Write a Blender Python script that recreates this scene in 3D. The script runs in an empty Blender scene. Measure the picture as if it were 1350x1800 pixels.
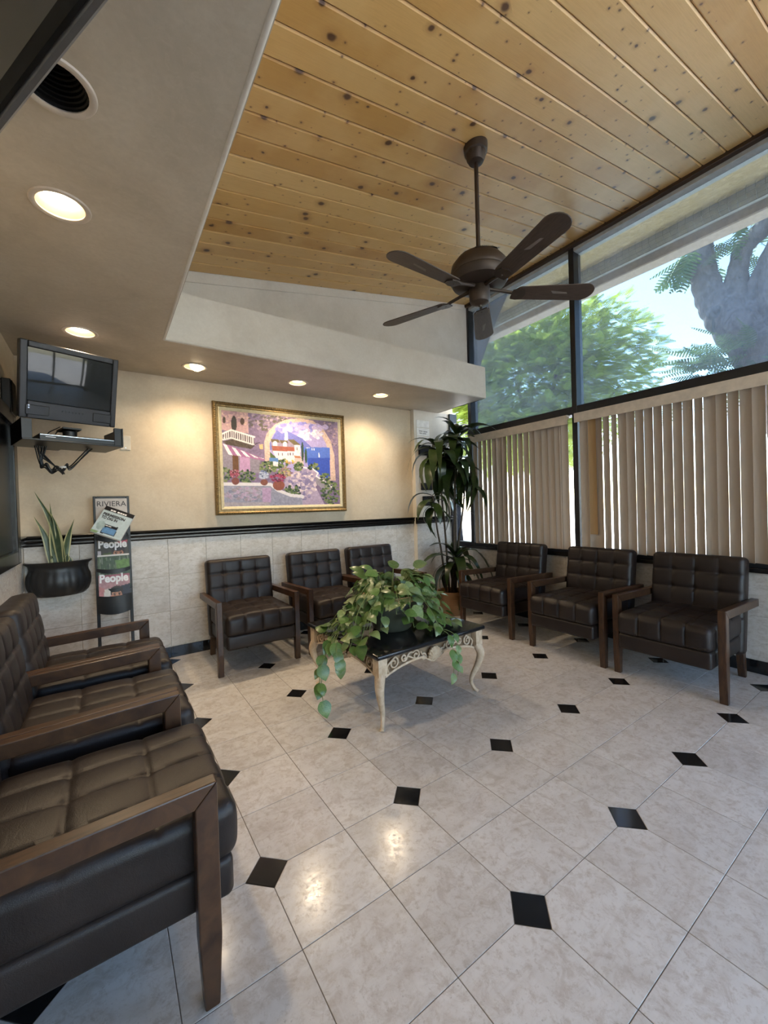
import bpy, bmesh, math, random
import numpy as np
from mathutils import Vector, Matrix
random.seed(7); RNG = np.random.default_rng(7)
SC = bpy.context.scene
COL = SC.collection
R = math.radians; PI = math.pi

# ------------------------------------------------------------------ camera
F_PX, YAW, PITCH, ROLL, CAM_H = 713.717, 0.6021595, -0.0118614, -0.0303359, 1.23888
def cam_axes():
    f = Vector((math.sin(YAW)*math.cos(PITCH), math.cos(YAW)*math.cos(PITCH), math.sin(PITCH)))
    r = Vector((math.cos(YAW), -math.sin(YAW), 0)); u = r.cross(f)
    return math.cos(ROLL)*r+math.sin(ROLL)*u, -math.sin(ROLL)*r+math.cos(ROLL)*u, f
cr, cu, cf = cam_axes()
cam_d = bpy.data.cameras.new('camera'); cam = bpy.data.objects.new('camera', cam_d); COL.objects.link(cam)
cam_d.sensor_fit = 'VERTICAL'; cam_d.sensor_height = 36.0; cam_d.lens = F_PX/1800*36.0
cam_d.clip_start = 0.02; cam_d.clip_end = 300
m3 = Matrix((cr, cu, -cf)).transposed().to_4x4(); m3.translation = (0, 0, CAM_H)
cam.matrix_world = m3
SC.camera = cam

# ------------------------------------------------------------------ world, sun, exposure
SKY_STRENGTH = 0.42
SUN_POWER = 11.0
EXPOSURE = 1.72
world = bpy.data.worlds.new('sky_world'); SC.world = world; world.use_nodes = True
wn = world.node_tree.nodes; wl = world.node_tree.links
sky = wn.new('ShaderNodeTexSky'); sky.sky_type = 'NISHITA'; sky.sun_disc = False
sky.sun_elevation = R(52); sky.sun_rotation = R(24); sky.air_density = 1.0; sky.dust_density = .6; sky.ozone_density = 1.0
wl.new(sky.outputs[0], wn['Background'].inputs[0]); wn['Background'].inputs[1].default_value = SKY_STRENGTH
sd = bpy.data.lights.new('sun', 'SUN'); sd.energy = SUN_POWER; sd.angle = R(0.6); sd.color = (1, .95, .86)
sun = bpy.data.objects.new('sun', sd); COL.objects.link(sun)
sun.rotation_euler = Vector((-0.25, -0.55, -0.80)).to_track_quat('-Z', 'Y').to_euler()
def portal(name, loc, rot, sx, sy):          # marks a window opening for the renderer's sky sampling; gives no light itself
    d = bpy.data.lights.new(name, 'AREA'); d.shape = 'RECTANGLE'; d.size = sx; d.size_y = sy
    o = bpy.data.objects.new(name, d); COL.objects.link(o); o.location = loc; o.rotation_euler = rot
    d.cycles.is_portal = True
    return o
portal('daylight_opening', (3.93, 1.6, 2.9), (0, R(90), 0), 1.5, 3.8)
portal('daylight_opening', (3.93, 1.9, 1.4), (0, R(90), 0), 1.35, 3.2)
portal('daylight_opening', (3.93, -1.15, 1.85), (0, R(90), 0), 3.5, 2.9)
portal('daylight_opening', (1.7, -2.72, 1.55), (R(90), 0, 0), 3.7, 2.9)
vs = SC.view_settings
vs.view_transform = 'Standard'; vs.look = 'None'; vs.exposure = EXPOSURE; vs.gamma = 1.0; vs.use_curve_mapping = False
SC.cycles.max_bounces = 7; SC.cycles.diffuse_bounces = 4; SC.cycles.glossy_bounces = 3
SC.cycles.transparent_max_bounces = 16; SC.cycles.sample_clamp_indirect = 6.0
SC.cycles.adaptive_threshold = 0.03
SC.cycles.caustics_reflective = False; SC.cycles.caustics_refractive = False

# ------------------------------------------------------------------ room dimensions (metres)
XL, XW = -0.51, 3.72          # left wall, window wall
YB, YF = 3.945, -2.6          # back wall, wall behind the viewer
ZS = 2.422                    # soffit underside
XS = 0.376                    # edge of the left soffit
YS, YU = 3.11, 3.50           # front of the back soffit, upper wall above it
ZST = 2.768
CS, CZ = 0.169, 3.0393        # plank ceiling: z = CZ + CS*x
def zc(x): return CZ+CS*x
T = 0.3048; FX0, FY0 = 0.42, 1.3865; HD = 0.0735

# ------------------------------------------------------------------ materials
def lin(c):
    def f(v):
        v /= 255.0
        return v/12.92 if v <= .04045 else ((v+.055)/1.055)**2.4
    return (f(c[0]), f(c[1]), f(c[2]), 1)
class NT:
    def __init__(s, name):
        s.m = bpy.data.materials.new(name); s.m.use_nodes = True
        s.n = s.m.node_tree.nodes; s.l = s.m.node_tree.links; s.b = s.n['Principled BSDF']; s.out = s.n['Material Output']
    def N(s, t, **kw):
        n = s.n.new(t)
        for k, v in kw.items():
            if k.startswith('i_'):
                key = k[2:]; key = int(key) if key.isdigit() else key.replace('_', ' ')
                n.inputs[key].default_value = v
            else: setattr(n, k, v)
        return n
    def L(s, a, b): s.l.new(a, b)
    def B(s, **kw):
        for k, v in kw.items(): s.b.inputs[k.replace('_', ' ')].default_value = v
    def ramp(s, fac, stops, interp='LINEAR'):
        r = s.n.new('ShaderNodeValToRGB'); e = r.color_ramp.elements; r.color_ramp.interpolation = interp
        while len(e) < len(stops): e.new(0.5)
        for el, (p, c) in zip(e, stops): el.position = p; el.color = c if len(c) == 4 else (*c, 1)
        s.L(fac, r.inputs[0]); return r.outputs[0]
    def math(s, op, a, b=None, clamp=False):
        n = s.n.new('ShaderNodeMath'); n.operation = op; n.use_clamp = clamp
        for i, v in enumerate((a, b)):
            if v is None: continue
            if isinstance(v, (int, float)): n.inputs[i].default_value = v
            else: s.L(v, n.inputs[i])
        return n.outputs[0]
    def maprange(s, v, a, b, c=0., d=1., smooth=False):
        n = s.n.new('ShaderNodeMapRange'); n.interpolation_type = 'SMOOTHSTEP' if smooth else 'LINEAR'
        s.L(v, n.inputs[0]); n.inputs[1].default_value = a; n.inputs[2].default_value = b
        n.inputs[3].default_value = c; n.inputs[4].default_value = d; return n.outputs[0]
    def mix(s, fac, a, b, mode='MIX'):
        n = s.n.new('ShaderNodeMix'); n.data_type = 'RGBA'; n.blend_type = mode
        for sock, v in ((n.inputs[0], fac), (n.inputs[6], a), (n.inputs[7], b)):
            if isinstance(v, (int, float)): sock.default_value = v
            elif isinstance(v, tuple): sock.default_value = v if len(v) == 4 else (*v, 1)
            else: s.L(v, sock)
        return n.outputs[2]
    def coords(s, scale=(1, 1, 1), per_object=True, kind='Object'):
        tc = s.N('ShaderNodeTexCoord'); out = tc.outputs[kind]
        if per_object:
            oi = s.N('ShaderNodeObjectInfo'); c = s.N('ShaderNodeCombineXYZ')
            for i, k in enumerate((37.0, 53.0, 71.0)): s.L(s.math('MULTIPLY', oi.outputs['Random'], k), c.inputs[i])
            a = s.N('ShaderNodeVectorMath', operation='ADD'); s.L(out, a.inputs[0]); s.L(c.outputs[0], a.inputs[1]); out = a.outputs[0]
        mp = s.N('ShaderNodeMapping'); mp.inputs['Scale'].default_value = scale; s.L(out, mp.inputs[0]); return mp.outputs[0]
    def noise(s, vec, scale, detail=4, rough=.5, dist=0.):
        n = s.N('ShaderNodeTexNoise'); n.inputs['Scale'].default_value = scale; n.inputs['Detail'].default_value = detail
        n.inputs['Roughness'].default_value = rough; n.inputs['Distortion'].default_value = dist; s.L(vec, n.inputs['Vector']); return n.outputs[0]
    def bump(s, h, strength=.2, dist=.002):
        b = s.N('ShaderNodeBump'); b.inputs['Strength'].default_value = strength; b.inputs['Distance'].default_value = dist
        s.L(h, b.inputs['Height']); s.L(b.outputs[0], s.b.inputs['Normal'])
    def col(s, sock): s.L(sock, s.b.inputs['Base Color'])

def plain(name, c, rough=.5, metal=0., spec=.5, var=.12, nscale=18., bump=0.):
    t = NT(name); v = t.coords(); n = t.noise(v, nscale, 4)
    c = c if len(c) == 4 else (*c, 1)
    a = tuple(x*(1-var) for x in c[:3])+(1,); b = tuple(min(1, x*(1+var)) for x in c[:3])+(1,)
    t.col(t.ramp(n, [(.3, a), (.7, b)])); t.B(Roughness=rough, Metallic=metal, Specular_IOR_Level=spec)
    if bump: t.bump(t.noise(v, nscale*8, 3), bump, .001)
    return t.m

def m_plaster(name, base, dark, light):
    t = NT(name); v = t.coords((1, 1, 1), False, 'Object')
    n1 = t.noise(v, 2.1, 6, .62, .6); n2 = t.noise(v, 9, 5, .6, .4); n3 = t.noise(v, 60, 3)
    c = t.ramp(n1, [(.3, dark), (.5, base), (.72, light)])
    c = t.mix(t.maprange(n2, .35, .75, 0, .35), c, light)
    c = t.mix(t.maprange(n3, .35, .7, 0, .3), c, dark); c = t.mix(t.maprange(t.noise(v, 22, 8, .75, .5), .5, .68, 0, .4), c, light)
    t.col(c); t.B(Roughness=.55, Specular_IOR_Level=.3); t.bump(t.math('ADD', n2, t.math('MULTIPLY', n3, .4)), .12, .003)
    return t.m
M = {}
M['plaster'] = m_plaster('plaster', (.60, .50, .37, 1), (.50, .41, .30, 1), (.68, .59, .46, 1))
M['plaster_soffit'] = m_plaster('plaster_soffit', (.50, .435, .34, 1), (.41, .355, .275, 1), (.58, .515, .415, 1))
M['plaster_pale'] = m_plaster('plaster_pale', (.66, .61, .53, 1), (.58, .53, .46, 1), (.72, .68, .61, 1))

def m_travertine(name, base, light, dark, rough, scale=(1, 1, 1)):
    t = NT(name); v = t.coords(scale)
    oi = t.N('ShaderNodeObjectInfo')
    n1 = t.noise(v, 5, 6, .6, .8); n2 = t.noise(v, 42, 6, .72, .3); n3 = t.noise(v, 120, 3, .6)
    c = t.ramp(n1, [(.3, base), (.55, light), (.72, base)])
    st = t.noise(t.coords((1.5, 9, 1)), 2.5, 4, .6, .6)
    c = t.mix(t.maprange(st, .5, .68, 0, .30), c, dark)
    nm = t.noise(v, 15, 9, .72, .9); c = t.mix(t.maprange(nm, .50, .62, 0, .50), c, dark); c = t.mix(t.maprange(nm, .47, .36, 0, .55), c, light)
    c = t.mix(t.maprange(n2, .52, .66, 0, .62), c, dark)
    c = t.mix(t.maprange(n3, .64, .74, 0, .35), c, tuple(x*.5 for x in dark[:3])+(1,))
    br = t.maprange(oi.outputs['Random'], 0, 1, .93, 1.04)
    g = t.N('ShaderNodeCombineXYZ')
    for i in range(3): t.L(br, g.inputs[i])
    t.col(t.mix(1.0, c, g.outputs[0], 'MULTIPLY'))
    t.L(t.maprange(n2, .40, .75, rough, rough+.12), t.b.inputs['Roughness'])
    t.B(Specular_IOR_Level=.35); t.bump(t.maprange(n3, .60, .74, 1, 0), .08, .0015); return t.m
M['floor_tile'] = m_travertine('floor_travertine', (.565, .535, .505, 1), (.66, .64, .62, 1), (.43, .375, .325, 1), .15)
M['wall_tile'] = m_travertine('wall_travertine', (.54, .505, .46, 1), (.64, .61, .58, 1), (.41, .36, .305, 1), .2, (1, 1, 2))
M['grout'] = plain('grout', (.15, .125, .105), .85)
M['wall_grout'] = plain('wall_grout', (.42, .37, .31), .85)
M['granite'] = plain('black_granite', (.011, .011, .012), .12, var=.3, nscale=90)
M['black_trim'] = plain('black_trim', (.010, .009, .009), .22, nscale=30)

def m_plank():
    t = NT('knotty_pine'); v = t.coords((1, 1, 1)); oi = t.N('ShaderNodeObjectInfo')
    def knots(scale, rmin, rmax, thr, squash):
        mp = t.N('ShaderNodeMapping'); mp.inputs['Scale'].default_value = (squash, 1, 1); t.L(v, mp.inputs[0])
        wob = t.noise(mp.outputs[0], 35, 2); w3 = t.N('ShaderNodeCombineXYZ')
        t.L(t.math('MULTIPLY', wob, .012), w3.inputs[0]); t.L(t.math('MULTIPLY', wob, -.010), w3.inputs[1])
        ad = t.N('ShaderNodeVectorMath', operation='ADD'); t.L(mp.outputs[0], ad.inputs[0]); t.L(w3.outputs[0], ad.inputs[1])
        vo = t.N('ShaderNodeTexVoronoi', voronoi_dimensions='2D'); vo.inputs['Scale'].default_value = scale; t.L(ad.outputs[0], vo.inputs['Vector'])
        sp = t.N('ShaderNodeSeparateColor'); t.L(vo.outputs['Color'], sp.inputs[0])
        r = t.maprange(sp.outputs[0], thr, 1, rmin*scale, rmax*scale)
        on = t.math('GREATER_THAN', sp.outputs[0], thr)
        d = t.math('DIVIDE', vo.outputs['Distance'], r)
        core = t.math('MULTIPLY', t.maprange(d, .45, 1.1, 1, 0, True), on)
        halo = t.math('MULTIPLY', t.maprange(d, .8, 2.6, 1, 0, True), on)
        return core, halo, d
    c1, h1, d1 = knots(4.6, .006, .022, .30, .8)
    c2, h2, d2 = knots(11.0, .002, .007, .45, .8)
    g = t.coords((1.2, 22, 1)); dist = t.math('MULTIPLY', h1, .5)
    g1 = t.noise(g, 3.0, 5, .6, 1.2); g2 = t.noise(t.coords((2, 90, 1)), 3, 3, .6)
    rings = t.math('SINE', t.math('MULTIPLY', t.math('ADD', t.math('MULTIPLY', g1, 26), t.math('MULTIPLY', h1, 9)), 1.0))
    base = t.ramp(oi.outputs['Random'], [(0, (.53, .285, .08, 1)), (.35, (.65, .385, .13, 1)), (.7, (.72, .46, .18, 1)), (1, (.58, .325, .10, 1))])
    c = t.mix(t.maprange(rings, -.2, 1, 0, .11), base, (.42, .215, .06, 1))
    c = t.mix(t.maprange(g2, .45, .8, 0, .22), c, (.40, .2, .055, 1))
    c = t.mix(t.maprange(t.noise(v, 3.5, 3), .45, .7, 0, .4), c, (.76, .51, .22, 1))
    c = t.mix(t.math('MULTIPLY', h1, .42), c, (.36, .17, .05, 1))
    c = t.mix(t.math('MULTIPLY', h2, .35), c, (.30, .14, .04, 1))
    c = t.mix(t.math('MULTIPLY', c1, .92), c, (.075, .030, .016, 1))
    c = t.mix(t.math('MULTIPLY', c2, .8), c, (.11, .045, .02, 1))
    t.col(c); t.B(Roughness=.33, Specular_IOR_Level=.5); t.bump(rings, .03, .001); return t.m
M['plank'] = m_plank()

def m_wood(name, a, b, rough=.35, axis=(1, 1, 14)):
    t = NT(name); n = t.noise(t.coords(axis), 6, 5, .6, .8)
    t.col(t.ramp(n, [(.32, (*a, 1)), (.7, (*b, 1))])); t.B(Roughness=rough); t.bump(n, .05, .001); return t.m
M['chair_wood'] = m_wood('chair_wood', (.030, .013, .007), (.085, .040, .018), .32, (14, 2, 2))
def m_leather():
    t = NT('brown_leather'); v = t.coords()
    n = t.noise(v, 7, 4); vo = t.N('ShaderNodeTexVoronoi'); vo.inputs['Scale'].default_value = 420; t.L(v, vo.inputs['Vector'])
    w = t.noise(t.coords((6, 14, 10)), 3, 5, .65, 1.5)
    t.col(t.ramp(n, [(.3, (.014, .0092, .0080, 1)), (.7, (.024, .0160, .0138, 1))]))
    t.L(t.maprange(n, .3, .7, .38, .50), t.b.inputs['Roughness']); t.B(Specular_IOR_Level=.36)
    t.bump(t.math('ADD', t.math('MULTIPLY', vo.outputs['Distance'], .25), t.math('MULTIPLY', w, 1.0)), .22, .004); return t.m
M['leather'] = m_leather()
M['seam'] = plain('seam_thread', (.02, .014, .012), .7)
M['frame_metal'] = plain('bronze_frame', (.022, .023, .026), .35, .3)
M['frame_grey'] = plain('grey_head_frame', (.42, .42, .40), .5)
M['ceiling_trim'] = plain('brown_trim', (.05, .028, .016), .5)
def m_stucco():
    t = NT('stucco'); v = t.coords((1, 1, 1), False); n = t.noise(v, 22, 5, .6, .6); n2 = t.noise(v, 70, 3)
    t.col(t.ramp(n, [(.35, (.54, .38, .17, 1)), (.65, (.70, .53, .29, 1))])); t.B(Roughness=.9)
    t.bump(t.math('ADD', t.maprange(n, .42, .56), t.math('MULTIPLY', n2, .4)), .7, .012); return t.m
M['stucco'] = m_stucco()
M['stucco_beam'] = plain('stucco_beam', (.60, .46, .36), .9, nscale=30, bump=.4)
def m_vinyl(name, c, tr):
    t = NT(name); v = t.coords((30, 30, 1)); n = t.noise(v, 6, 3)
    d = t.N('ShaderNodeBsdfDiffuse'); x = t.N('ShaderNodeBsdfTranslucent'); mx = t.N('ShaderNodeMixShader')
    cc = t.ramp(n, [(.3, tuple(k*.93 for k in c)+(1,)), (.7, tuple(c)+(1,))]); t.L(cc, d.inputs[0]); t.L(cc, x.inputs[0])
    mx.inputs[0].default_value = tr; t.L(d.outputs[0], mx.inputs[1]); t.L(x.outputs[0], mx.inputs[2]); t.L(mx.outputs[0], t.out.inputs[0]); return t.m
M['slat'] = m_vinyl('vinyl_slat', (.58, .50, .42), .17)
M['slat_amber'] = m_vinyl('vinyl_slat_amber', (.62, .42, .22), .3)
M['valance'] = plain('valance_vinyl', (.58, .50, .41), .5)
def m_glass(name, tint, haze, refl=1.0):
    t = NT(name); v = t.coords((1, 1, 1), False)
    tr = t.N('ShaderNodeBsdfTransparent'); tr.inputs[0].default_value = (*tint, 1)
    gl = t.N('ShaderNodeBsdfGlossy'); gl.inputs['Roughness'].default_value = 0.0
    fr = t.N('ShaderNodeFresnel'); fr.inputs[0].default_value = 1.42
    m1 = t.N('ShaderNodeMixShader'); t.L(t.math('MULTIPLY', fr.outputs[0], refl), m1.inputs[0]); t.L(tr.outputs[0], m1.inputs[1]); t.L(gl.outputs[0], m1.inputs[2])
    df = t.N('ShaderNodeBsdfTranslucent'); df.inputs[0].default_value = (.72, .78, .95, 1)
    m2 = t.N('ShaderNodeMixShader'); t.L(t.maprange(t.noise(v, 3, 5, .6), .3, .7, haze*.6, haze*1.3), m2.inputs[0])
    t.L(m1.outputs[0], m2.inputs[1]); t.L(df.outputs[0], m2.inputs[2]); t.L(m2.outputs[0], t.out.inputs[0]); return t.m
M['glass_tint'] = m_glass('tinted_window_glass', (.52, .585, .605), .05)
M['glass_clear'] = m_glass('clear_glass', (.97, .98, .98), .01)
M['dark_glass'] = plain('dark_glass', (.008, .008, .010), .3, spec=.2)
M['bronze'] = plain('oil_rubbed_bronze', (.050, .034, .025), .45, .35, nscale=12)
M['blade'] = m_wood('fan_blade', (.045, .028, .019), (.075, .050, .036), .5, (3, 20, 3))
M['blade_highlight'] = plain('highlight_patch', (.19, .16, .14), .9)  # pale tone for the highlights painted on the fan blades
M['black_plastic'] = plain('black_plastic', (.013, .013, .014), .4, bump=.1)
M['tv_grey'] = plain('charcoal_tv_plastic', (.019, .0185, .0215), .42, bump=.08)
M['crt'] = plain('crt_screen_glass', (.030, .032, .030), .04, nscale=3)
M['lcd'] = plain('lcd_screen', (.055, .050, .043), .3, nscale=3)
M['lcd_edge'] = plain('grey_tv_edge', (.10, .095, .09), .3)
M['chrome'] = plain('bright_metal', (.6, .6, .6), .2, 1.)
M['white_trim'] = plain('white_enamel', (.54, .47, .39), .4)
M['reflector'] = plain('can_reflector', (.42, .33, .23), .45)
M['ivory'] = plain('ivory_plate', (.62, .56, .47), .4)
M['can_black'] = plain('black_baffle', (.003, .003, .003), .6, spec=.2)
M['cream'] = m_wood('antique_cream_wood', (.42, .30, .19), (.66, .53, .39), .5, (3, 3, 3))
M['cream_in'] = plain('table_underside', (.25, .17, .10), .7)
M['gold'] = plain('antique_gold', (.23, .155, .065), .42, .6, nscale=60, var=.4)
M['gold_pale'] = plain('pale_gold_liner', (.60, .52, .34), .45, .15, nscale=40)
M['paper'] = plain('white_paper', (.75, .73, .70), .6)
M['ink'] = plain('dark_ink', (.03, .03, .035), .6)
M['print_white'] = plain('white_ink', (.82, .80, .80), .5)
M['soil'] = plain('soil', (.035, .022, .014), .95, nscale=80, var=.5)
M['pot_green'] = plain('glazed_green_pot', (.075, .082, .060), .35, nscale=8, var=.3)
M['pot_rim'] = plain('tan_pot_rim', (.42, .27, .12), .6, nscale=30, var=.3)
def m_basket():
    t = NT('woven_basket'); v = t.coords((1, 1, 1), False)
    w = t.N('ShaderNodeTexWave'); w.inputs['Scale'].default_value = 28; w.bands_direction = 'Z'; w.inputs['Distortion'].default_value = 1.5; t.L(v, w.inputs['Vector'])
    t.col(t.ramp(w.outputs[0], [(.2, (.16, .075, .03, 1)), (.8, (.36, .19, .085, 1))])); t.B(Roughness=.7); t.bump(w.outputs[0], .4, .004); return t.m
M['basket'] = m_basket()
def m_leaf(name, a, b, vein=None, rough=.38, tr=.15):
    t = NT(name); oi = t.N('ShaderNodeObjectInfo'); n = t.noise(t.coords((1, 1, 1)), 22, 3)
    c = t.mix(t.maprange(n, .3, .7), (*a, 1), (*b, 1))
    c = t.mix(t.maprange(oi.outputs['Random'], 0, 1, 0, .6), c, tuple(x*.6 for x in a)+(1,))
    if vein:
        tc = t.N('ShaderNodeTexCoord'); se = t.N('ShaderNodeSeparateXYZ'); t.L(tc.outputs['UV'], se.inputs[0])
        e = t.maprange(t.math('ABSOLUTE', t.math('SUBTRACT', se.outputs[0], .5)), vein[1], vein[2], 0, 1, True)
        c = t.mix(e, c, (*vein[0], 1))
    t.col(c); t.B(Roughness=rough, Specular_IOR_Level=.5)
    x = t.N('ShaderNodeBsdfTranslucent'); t.L(c, x.inputs[0]); mx = t.N('ShaderNodeMixShader'); mx.inputs[0].default_value = tr
    t.L(t.b.outputs[0], mx.inputs[1]); t.L(x.outputs[0], mx.inputs[2]); t.L(mx.outputs[0], t.out.inputs[0]); return t.m
M['pothos'] = m_leaf('pothos_leaf', (.075, .155, .035), (.19, .30, .085), rough=.28)
M['pothos_pale'] = m_leaf('pothos_leaf_pale', (.13, .22, .08), (.36, .42, .18), rough=.3)
M['dracaena'] = m_leaf('dracaena_leaf', (.016, .032, .008), (.035, .06, .014), rough=.3, tr=.1)
M['snake'] = m_leaf('snake_leaf', (.05, .085, .045), (.10, .15, .08), ((.52, .50, .26), .30, .36))
M['stem'] = plain('green_stem', (.15, .19, .06), .5)
M['cane'] = plain('dracaena_cane', (.055, .038, .022), .7, nscale=60, var=.4)
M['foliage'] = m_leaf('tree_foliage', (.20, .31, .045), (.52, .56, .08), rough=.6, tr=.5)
M['foliage_blue'] = m_leaf('dull_green_foliage', (.09, .16, .07), (.17, .26, .11), rough=.6, tr=.35)  # darker, less yellow green for the forked tree's leaves
def m_bark():
    t = NT('bark'); v = t.coords((1, 1, .5), False); n = t.noise(v, 16, 6, .65, 1.0)
    t.col(t.ramp(n, [(.35, (.10, .085, .085, 1)), (.65, (.23, .20, .20, 1))])); t.B(Roughness=.95); t.bump(n, .6, .03); return t.m
M['bark'] = m_bark()
M['asphalt'] = plain('pale_pavement', (.46, .45, .43), .9, nscale=4)
M['wire'] = plain('galvanised_wire', (.22, .22, .22), .5, .5)
M['white_paint'] = plain('weathered_white_paint', (.70, .70, .68), .7)
def m_emit(name, c, s):
    t = NT(name); v = t.coords(); n = t.noise(v, 3, 1)
    e = t.N('ShaderNodeEmission'); t.L(t.ramp(n, [(0, (*c, 1)), (1, (*c, 1))]), e.inputs[0]); e.inputs[1].default_value = s; t.L(e.outputs[0], t.out.inputs[0]); return t.m
M['bulb'] = m_emit('lit_bulb', (1.0, .80, .52), 5.0)
def m_vcol(name, rough=.5):
    t = NT(name); a = t.N('ShaderNodeVertexColor'); a.layer_name = 'Col'; t.col(a.outputs[0])
    t.B(Roughness=rough, Specular_IOR_Level=.3); t.bump(t.noise(t.coords(), 120, 3), .25, .001); return t.m
M['print'] = m_vcol('printed_surface', .35); M['paint'] = m_vcol('oil_paint', .5)

# ------------------------------------------------------------------ mesh helpers
class MB:
    def __init__(s): s.v = []; s.f = []; s.uv = None
    def add(s, v, f):
        o = len(s.v); s.v += [tuple(p) for p in v]; s.f += [tuple(i+o for i in q) for q in f]; return s
    def box(s, x0, x1, y0, y1, z0, z1):
        v = [(x, y, z) for z in (z0, z1) for y in (y0, y1) for x in (x0, x1)]
        return s.add(v, [(0, 2, 3, 1), (4, 5, 7, 6), (0, 1, 5, 4), (2, 6, 7, 3), (0, 4, 6, 2), (1, 3, 7, 5)])
    def prism(s, poly, a0, a1, axis='z'):
        n = len(poly)
        def P(p, a): return {'z': (p[0], p[1], a), 'x': (a, p[0], p[1]), 'y': (p[0], a, p[1])}[axis]
        return s.add([P(p, a0) for p in poly]+[P(p, a1) for p in poly],
                     [tuple(range(n))[::-1], tuple(range(n, 2*n))]+[(i, (i+1) % n, n+(i+1) % n, n+i) for i in range(n)])
    def lathe(s, prof, c=(0, 0, 0), n=24, a0=0, a1=2*PI, mod=None):
        full = abs(a1-a0-2*PI) < 1e-6; m = n if full else n+1; k = len(prof); v = []; f = []
        for i in range(m):
            a = a0+(a1-a0)*i/n
            for j, (r, z) in enumerate(prof):
                q = r*(mod(a, j, r) if mod else 1); v.append((c[0]+q*math.cos(a), c[1]+q*math.sin(a), c[2]+z))
        for i in range(n):
            i2 = (i+1) % m
            for j in range(k-1): f.append((i*k+j, i2*k+j, i2*k+j+1, i*k+j+1))
        return s.add(v, f)
    def tube(s, pts, r, n=8, cap=True):
        pts = [Vector(p) for p in pts]; m = len(pts); rr = r if isinstance(r, (list, tuple)) else [r]*m
        v = []; f = []; up = None
        for i, p in enumerate(pts):
            t = (pts[min(i+1, m-1)]-pts[max(i-1, 0)]).normalized()
            if up is None:
                up = Vector((0, 0, 1)) if abs(t.z) < .9 else Vector((1, 0, 0))
            x = t.cross(up)
            if x.length < 1e-5: x = t.cross(Vector((0, 1, 0)))
            x.normalize(); up = x.cross(t).normalized()
            for k in range(n):
                a = 2*PI*k/n; v.append(p+(x*math.cos(a)+up*math.sin(a))*rr[i])
        for i in range(m-1):
            for k in range(n): f.append((i*n+k, i*n+(k+1) % n, (i+1)*n+(k+1) % n, (i+1)*n+k))
        if cap: f.append(tuple(range(n))[::-1]); f.append(tuple(range((m-1)*n, m*n)))
        return s.add(v, f)
    def build(s, name, mat, parent=None, smooth=False, bevel=0, seg=1, world=False, origin=None, angle=40, weld=False):
        me = bpy.data.meshes.new(name); v = s.v
        off = None
        if parent is not None and world: off = Vector(parent.location)
        if origin is not None: off = Vector(origin)
        if off is not None: v = [(p[0]-off.x, p[1]-off.y, p[2]-off.z) for p in v]
        me.from_pydata([tuple(p) for p in v], [], s.f)
        bm = bmesh.new(); bm.from_mesh(me)
        if weld: bmesh.ops.remove_doubles(bm, verts=bm.verts, dist=1e-5)
        bmesh.ops.recalc_face_normals(bm, faces=bm.faces)
        if bevel:
            eds = [e for e in bm.edges if len(e.link_faces) == 2 and e.calc_face_angle(0) > R(angle)]
            bmesh.ops.bevel(bm, geom=eds, offset=bevel, segments=seg, affect='EDGES', profile=.5, clamp_overlap=True)
        if smooth:
            for fc in bm.faces: fc.smooth = True
            for e in bm.edges:
                if len(e.link_faces) == 2 and e.calc_face_angle(0) > R(angle): e.smooth = False
        bm.to_mesh(me); bm.free()
        me.materials.append(M[mat] if isinstance(mat, str) else mat)
        o = bpy.data.objects.new(name, me); COL.objects.link(o)
        if parent is not None: o.parent = parent
        if origin is not None: o.location = origin
        return o
def obj_from(name, me, parent=None, loc=None, mw=None):
    o = bpy.data.objects.new(name, me); COL.objects.link(o)
    if parent is not None: o.parent = parent
    if loc is not None: o.location = loc
    if mw is not None: o.matrix_local = mw
    return o
def tag(o, label=None, cat=None, group=None, kind=None):
    for k, v in (('label', label), ('category', cat), ('group', group), ('kind', kind)):
        if v: o[k] = v
    return o
def thing(name, label, cat, loc=(0, 0, 0), rotz=0, group=None):
    o = bpy.data.objects.new(name, None); COL.objects.link(o); o.empty_display_size = .1
    o.location = loc; o.rotation_euler = (0, 0, rotz); return tag(o, label, cat, group)
def struct(o): o['kind'] = 'structure'; return o
def dup(root, loc, rotz, label=None):
    r = root.copy(); COL.objects.link(r); r.location = loc; r.rotation_euler = (0, 0, rotz)
    if label: r['label'] = label
    for ch in list(root.children):
        c = ch.copy(); COL.objects.link(c); c.parent = r
        for g in ch.children:
            d = g.copy(); COL.objects.link(d); d.parent = c
    return r
def spline(pts, n=8):
    P = [Vector(p) for p in pts]; P = [2*P[0]-P[1]]+P+[2*P[-1]-P[-2]]; out = []
    for i in range(1, len(P)-2):
        for k in range(n):
            t = k/n; a, b, c, d = P[i-1:i+3]
            out.append(.5*((2*b)+(c-a)*t+(2*a-5*b+4*c-d)*t*t+(3*b-a-3*c+d)*t**3))
    return out+[P[-2]]

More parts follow.
